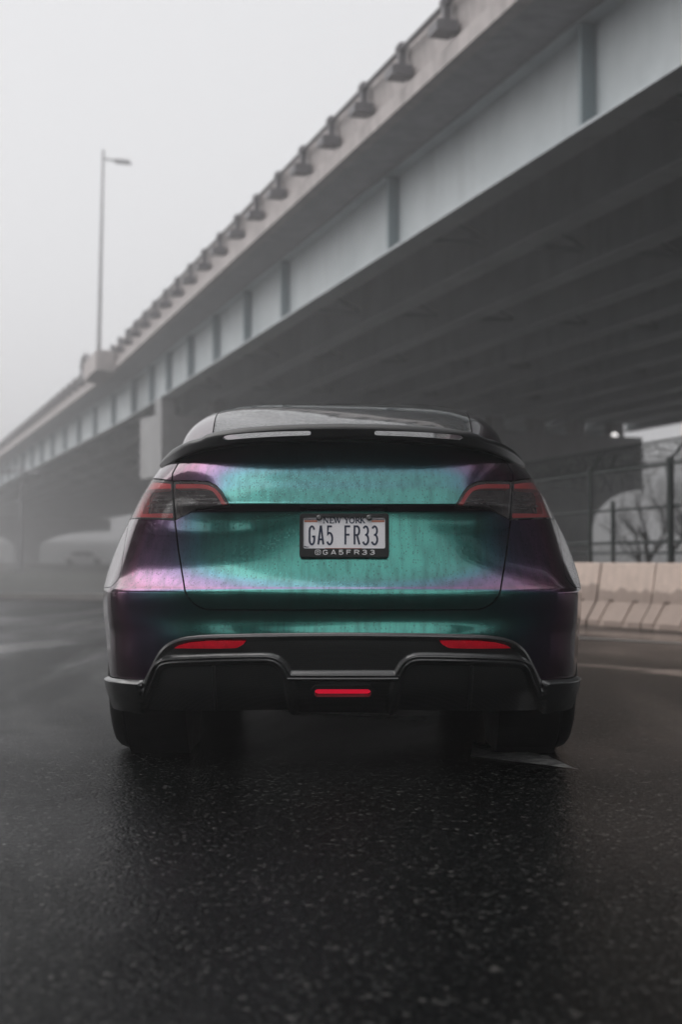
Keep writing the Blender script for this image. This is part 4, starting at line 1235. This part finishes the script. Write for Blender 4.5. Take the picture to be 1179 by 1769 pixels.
# NEW YORK in serif capitals
sr = MB()
def serif(ch, x0, x1, z0, z1):
    W_, H = x1 - x0, z1 - z0; T, t = H * 0.21, H * 0.11
    def s_(pts, w, k): ribbon(sr, [(x0 + a * W_, z0 + b * H) for a, b in pts], w, -0.0042 - 0.00008 * k)
    def foot(a, b, k, hw=0.15): s_([(a - hw, b), (a + hw, b)], t, k)
    if ch == 'N':
        s_([(.15, 0), (.15, 1)], t, 0); s_([(.12, .98), (.86, .02)], T, 1); s_([(.85, 0), (.85, 1)], t, 2); foot(.15, .03, 3); foot(.12, .97, 4); foot(.85, .97, 5)
    elif ch == 'E':
        s_([(.25, 0), (.25, 1)], T, 0); s_([(.05, .96), (.92, .96), (.93, .78)], t, 1); s_([(.05, .04), (.95, .04), (.97, .25)], t, 2); s_([(.25, .52), (.72, .52)], t, 3); s_([(.72, .4), (.72, .64)], t, 4)
    elif ch == 'W':
        s_([(.05, .98), (.3, .02)], T, 0); s_([(.3, .02), (.5, .95)], t, 1); s_([(.48, .95), (.73, .02)], T, 2); s_([(.73, .02), (.95, .98)], t, 3); foot(.08, .97, 4, .1); foot(.5, .97, 5, .1); foot(.93, .97, 6, .1)
    elif ch == 'Y':
        s_([(.12, .98), (.5, .45)], T, 0); s_([(.5, .45), (.88, .98)], t, 1); s_([(.5, .48), (.5, 0)], T, 2); foot(.5, .03, 3, .2); foot(.12, .97, 4); foot(.88, .97, 5)
    elif ch == 'O':
        ribbon(sr, [(x0 + W_ * (.5 + .42 * math.cos(a)), z0 + H * (.5 + .47 * math.sin(a))) for a in np.linspace(0, 2 * math.pi, 25)[:-1]], t * 1.6, -0.0042, closed=True)
    elif ch == 'R':
        s_([(.22, 0), (.22, 1)], T, 0); s_([(.1, .96), (.5, .96)] + arcp(.5, .74, .3, .22, 90, -90, 6) + [(.22, .52)], t * 1.4, 1); s_([(.45, .52), (.95, .02)], T, 2); foot(.22, .03, 3)
    elif ch == 'K':
        s_([(.2, 0), (.2, 1)], T, 0); s_([(.25, .42), (.82, .97)], t, 1); s_([(.4, .58), (.92, .02)], T, 2); foot(.2, .03, 3); foot(.2, .97, 4); foot(.85, .97, 5); foot(.9, .03, 6)
for ch, a, b in (('N', 363, 425), ('E', 430, 478), ('W', 478, 556), ('Y', 588, 645), ('O', 643, 703), ('R', 707, 762), ('K', 760, 812)):
    (x0, z1), (x1, z0) = cr5(a, 146), cr5(b, 210)
    serif(ch, x0, x1, z0, z1)
sr.build('plate_state_name', NAVY, plate)
st = MB()
for a, b, c, d in ((162, 300, 178, 199), (885, 1022, 178, 199), (385, 780, 478, 486)):
    (x0, z1), (x1, z0) = cr5(a, c), cr5(b, d); st.box(((x0 + x1) / 2, -0.0034, (z0 + z1) / 2), (x1 - x0, 0.0008, z1 - z0))
st.build('plate_stripe', ORNG, plate)
st = MB()
for a, b, c, d in ((162, 305, 168, 174), (880, 1022, 168, 174)):
    (x0, z1), (x1, z0) = cr5(a, c), cr5(b, d); st.box(((x0 + x1) / 2, -0.0035, (z0 + z1) / 2), (x1 - x0, 0.0008, z1 - z0))
wv = [cr5(a, b) for a, b in ((158, 452), (185, 462), (222, 466), (190, 472), (158, 466))]; st.prism(wv, -0.0042, -0.0030)
st.build('plate_line', NAVY, plate)
ft = MB()
for ch, a, b in (('G', 362, 414), ('A', 447, 504), ('5', 531, 582), ('F', 614, 664), ('R', 697, 753), ('3', 780, 834), ('3', 864, 917)):
    (x0, z1), (x1, z0) = cr5(a, 498), cr5(b, 552); write(ft, ch, x0, x1, z0, z1, 0.0030, -0.0125)
(x0, z1), (x1, z0) = cr5(274, 496), cr5(342, 554); cxm, czm = (x0 + x1) / 2, (z0 + z1) / 2
ribbon(ft, [(cxm + a, czm + b) for a, b in rrect((x1 - x0) * 0.86, (z1 - z0) * 0.86, 0.006)], 0.0021, -0.0125, closed=True)
ribbon(ft, [(cxm + 0.0042 * math.cos(a), czm + 0.0042 * math.sin(a)) for a in np.linspace(0, 2 * math.pi, 17)[:-1]], 0.0019, -0.0125, closed=True)
ft.box((cxm + 0.0062, -0.012, czm + 0.0062), (0.0017, 0.0012, 0.0017))
ft.build('frame_lettering', WHITE_T, plate)
for cxb in (322, 858):
    bx, bz = cr5(cxb, 152); m = MB(); m.lathe([(-0.016, 0.0), (-0.016, 0.006), (-0.013, 0.0098), (-0.003, 0.0105)], (bx, 0, bz), 20, 'y'); m.build('bolt', TRIM, plate, True)

# ------------------------------------------------------------------ haze
hz = MB(); hz.box(((X0 + X1) / 2, (Y0 + Y1) / 2, 9.0), (X1 - X0 + 20, Y1 - Y0 + 20, 20.0))
haze = hz.build('haze', None); tag(haze, kind='stuff')
hm = bpy.data.materials.new('haze_air'); hm.use_nodes = True; ht = hm.node_tree; ht.nodes.clear()
pv = ht.nodes.new('ShaderNodeVolumePrincipled'); pv.inputs['Color'].default_value = (0.95, 0.945, 0.955, 1); pv.inputs['Density'].default_value = 0.0062; pv.inputs['Anisotropy'].default_value = 0.75
ho = ht.nodes.new('ShaderNodeOutputMaterial'); ht.links.new(pv.outputs[0], ho.inputs['Volume'])
haze.data.materials.append(hm)
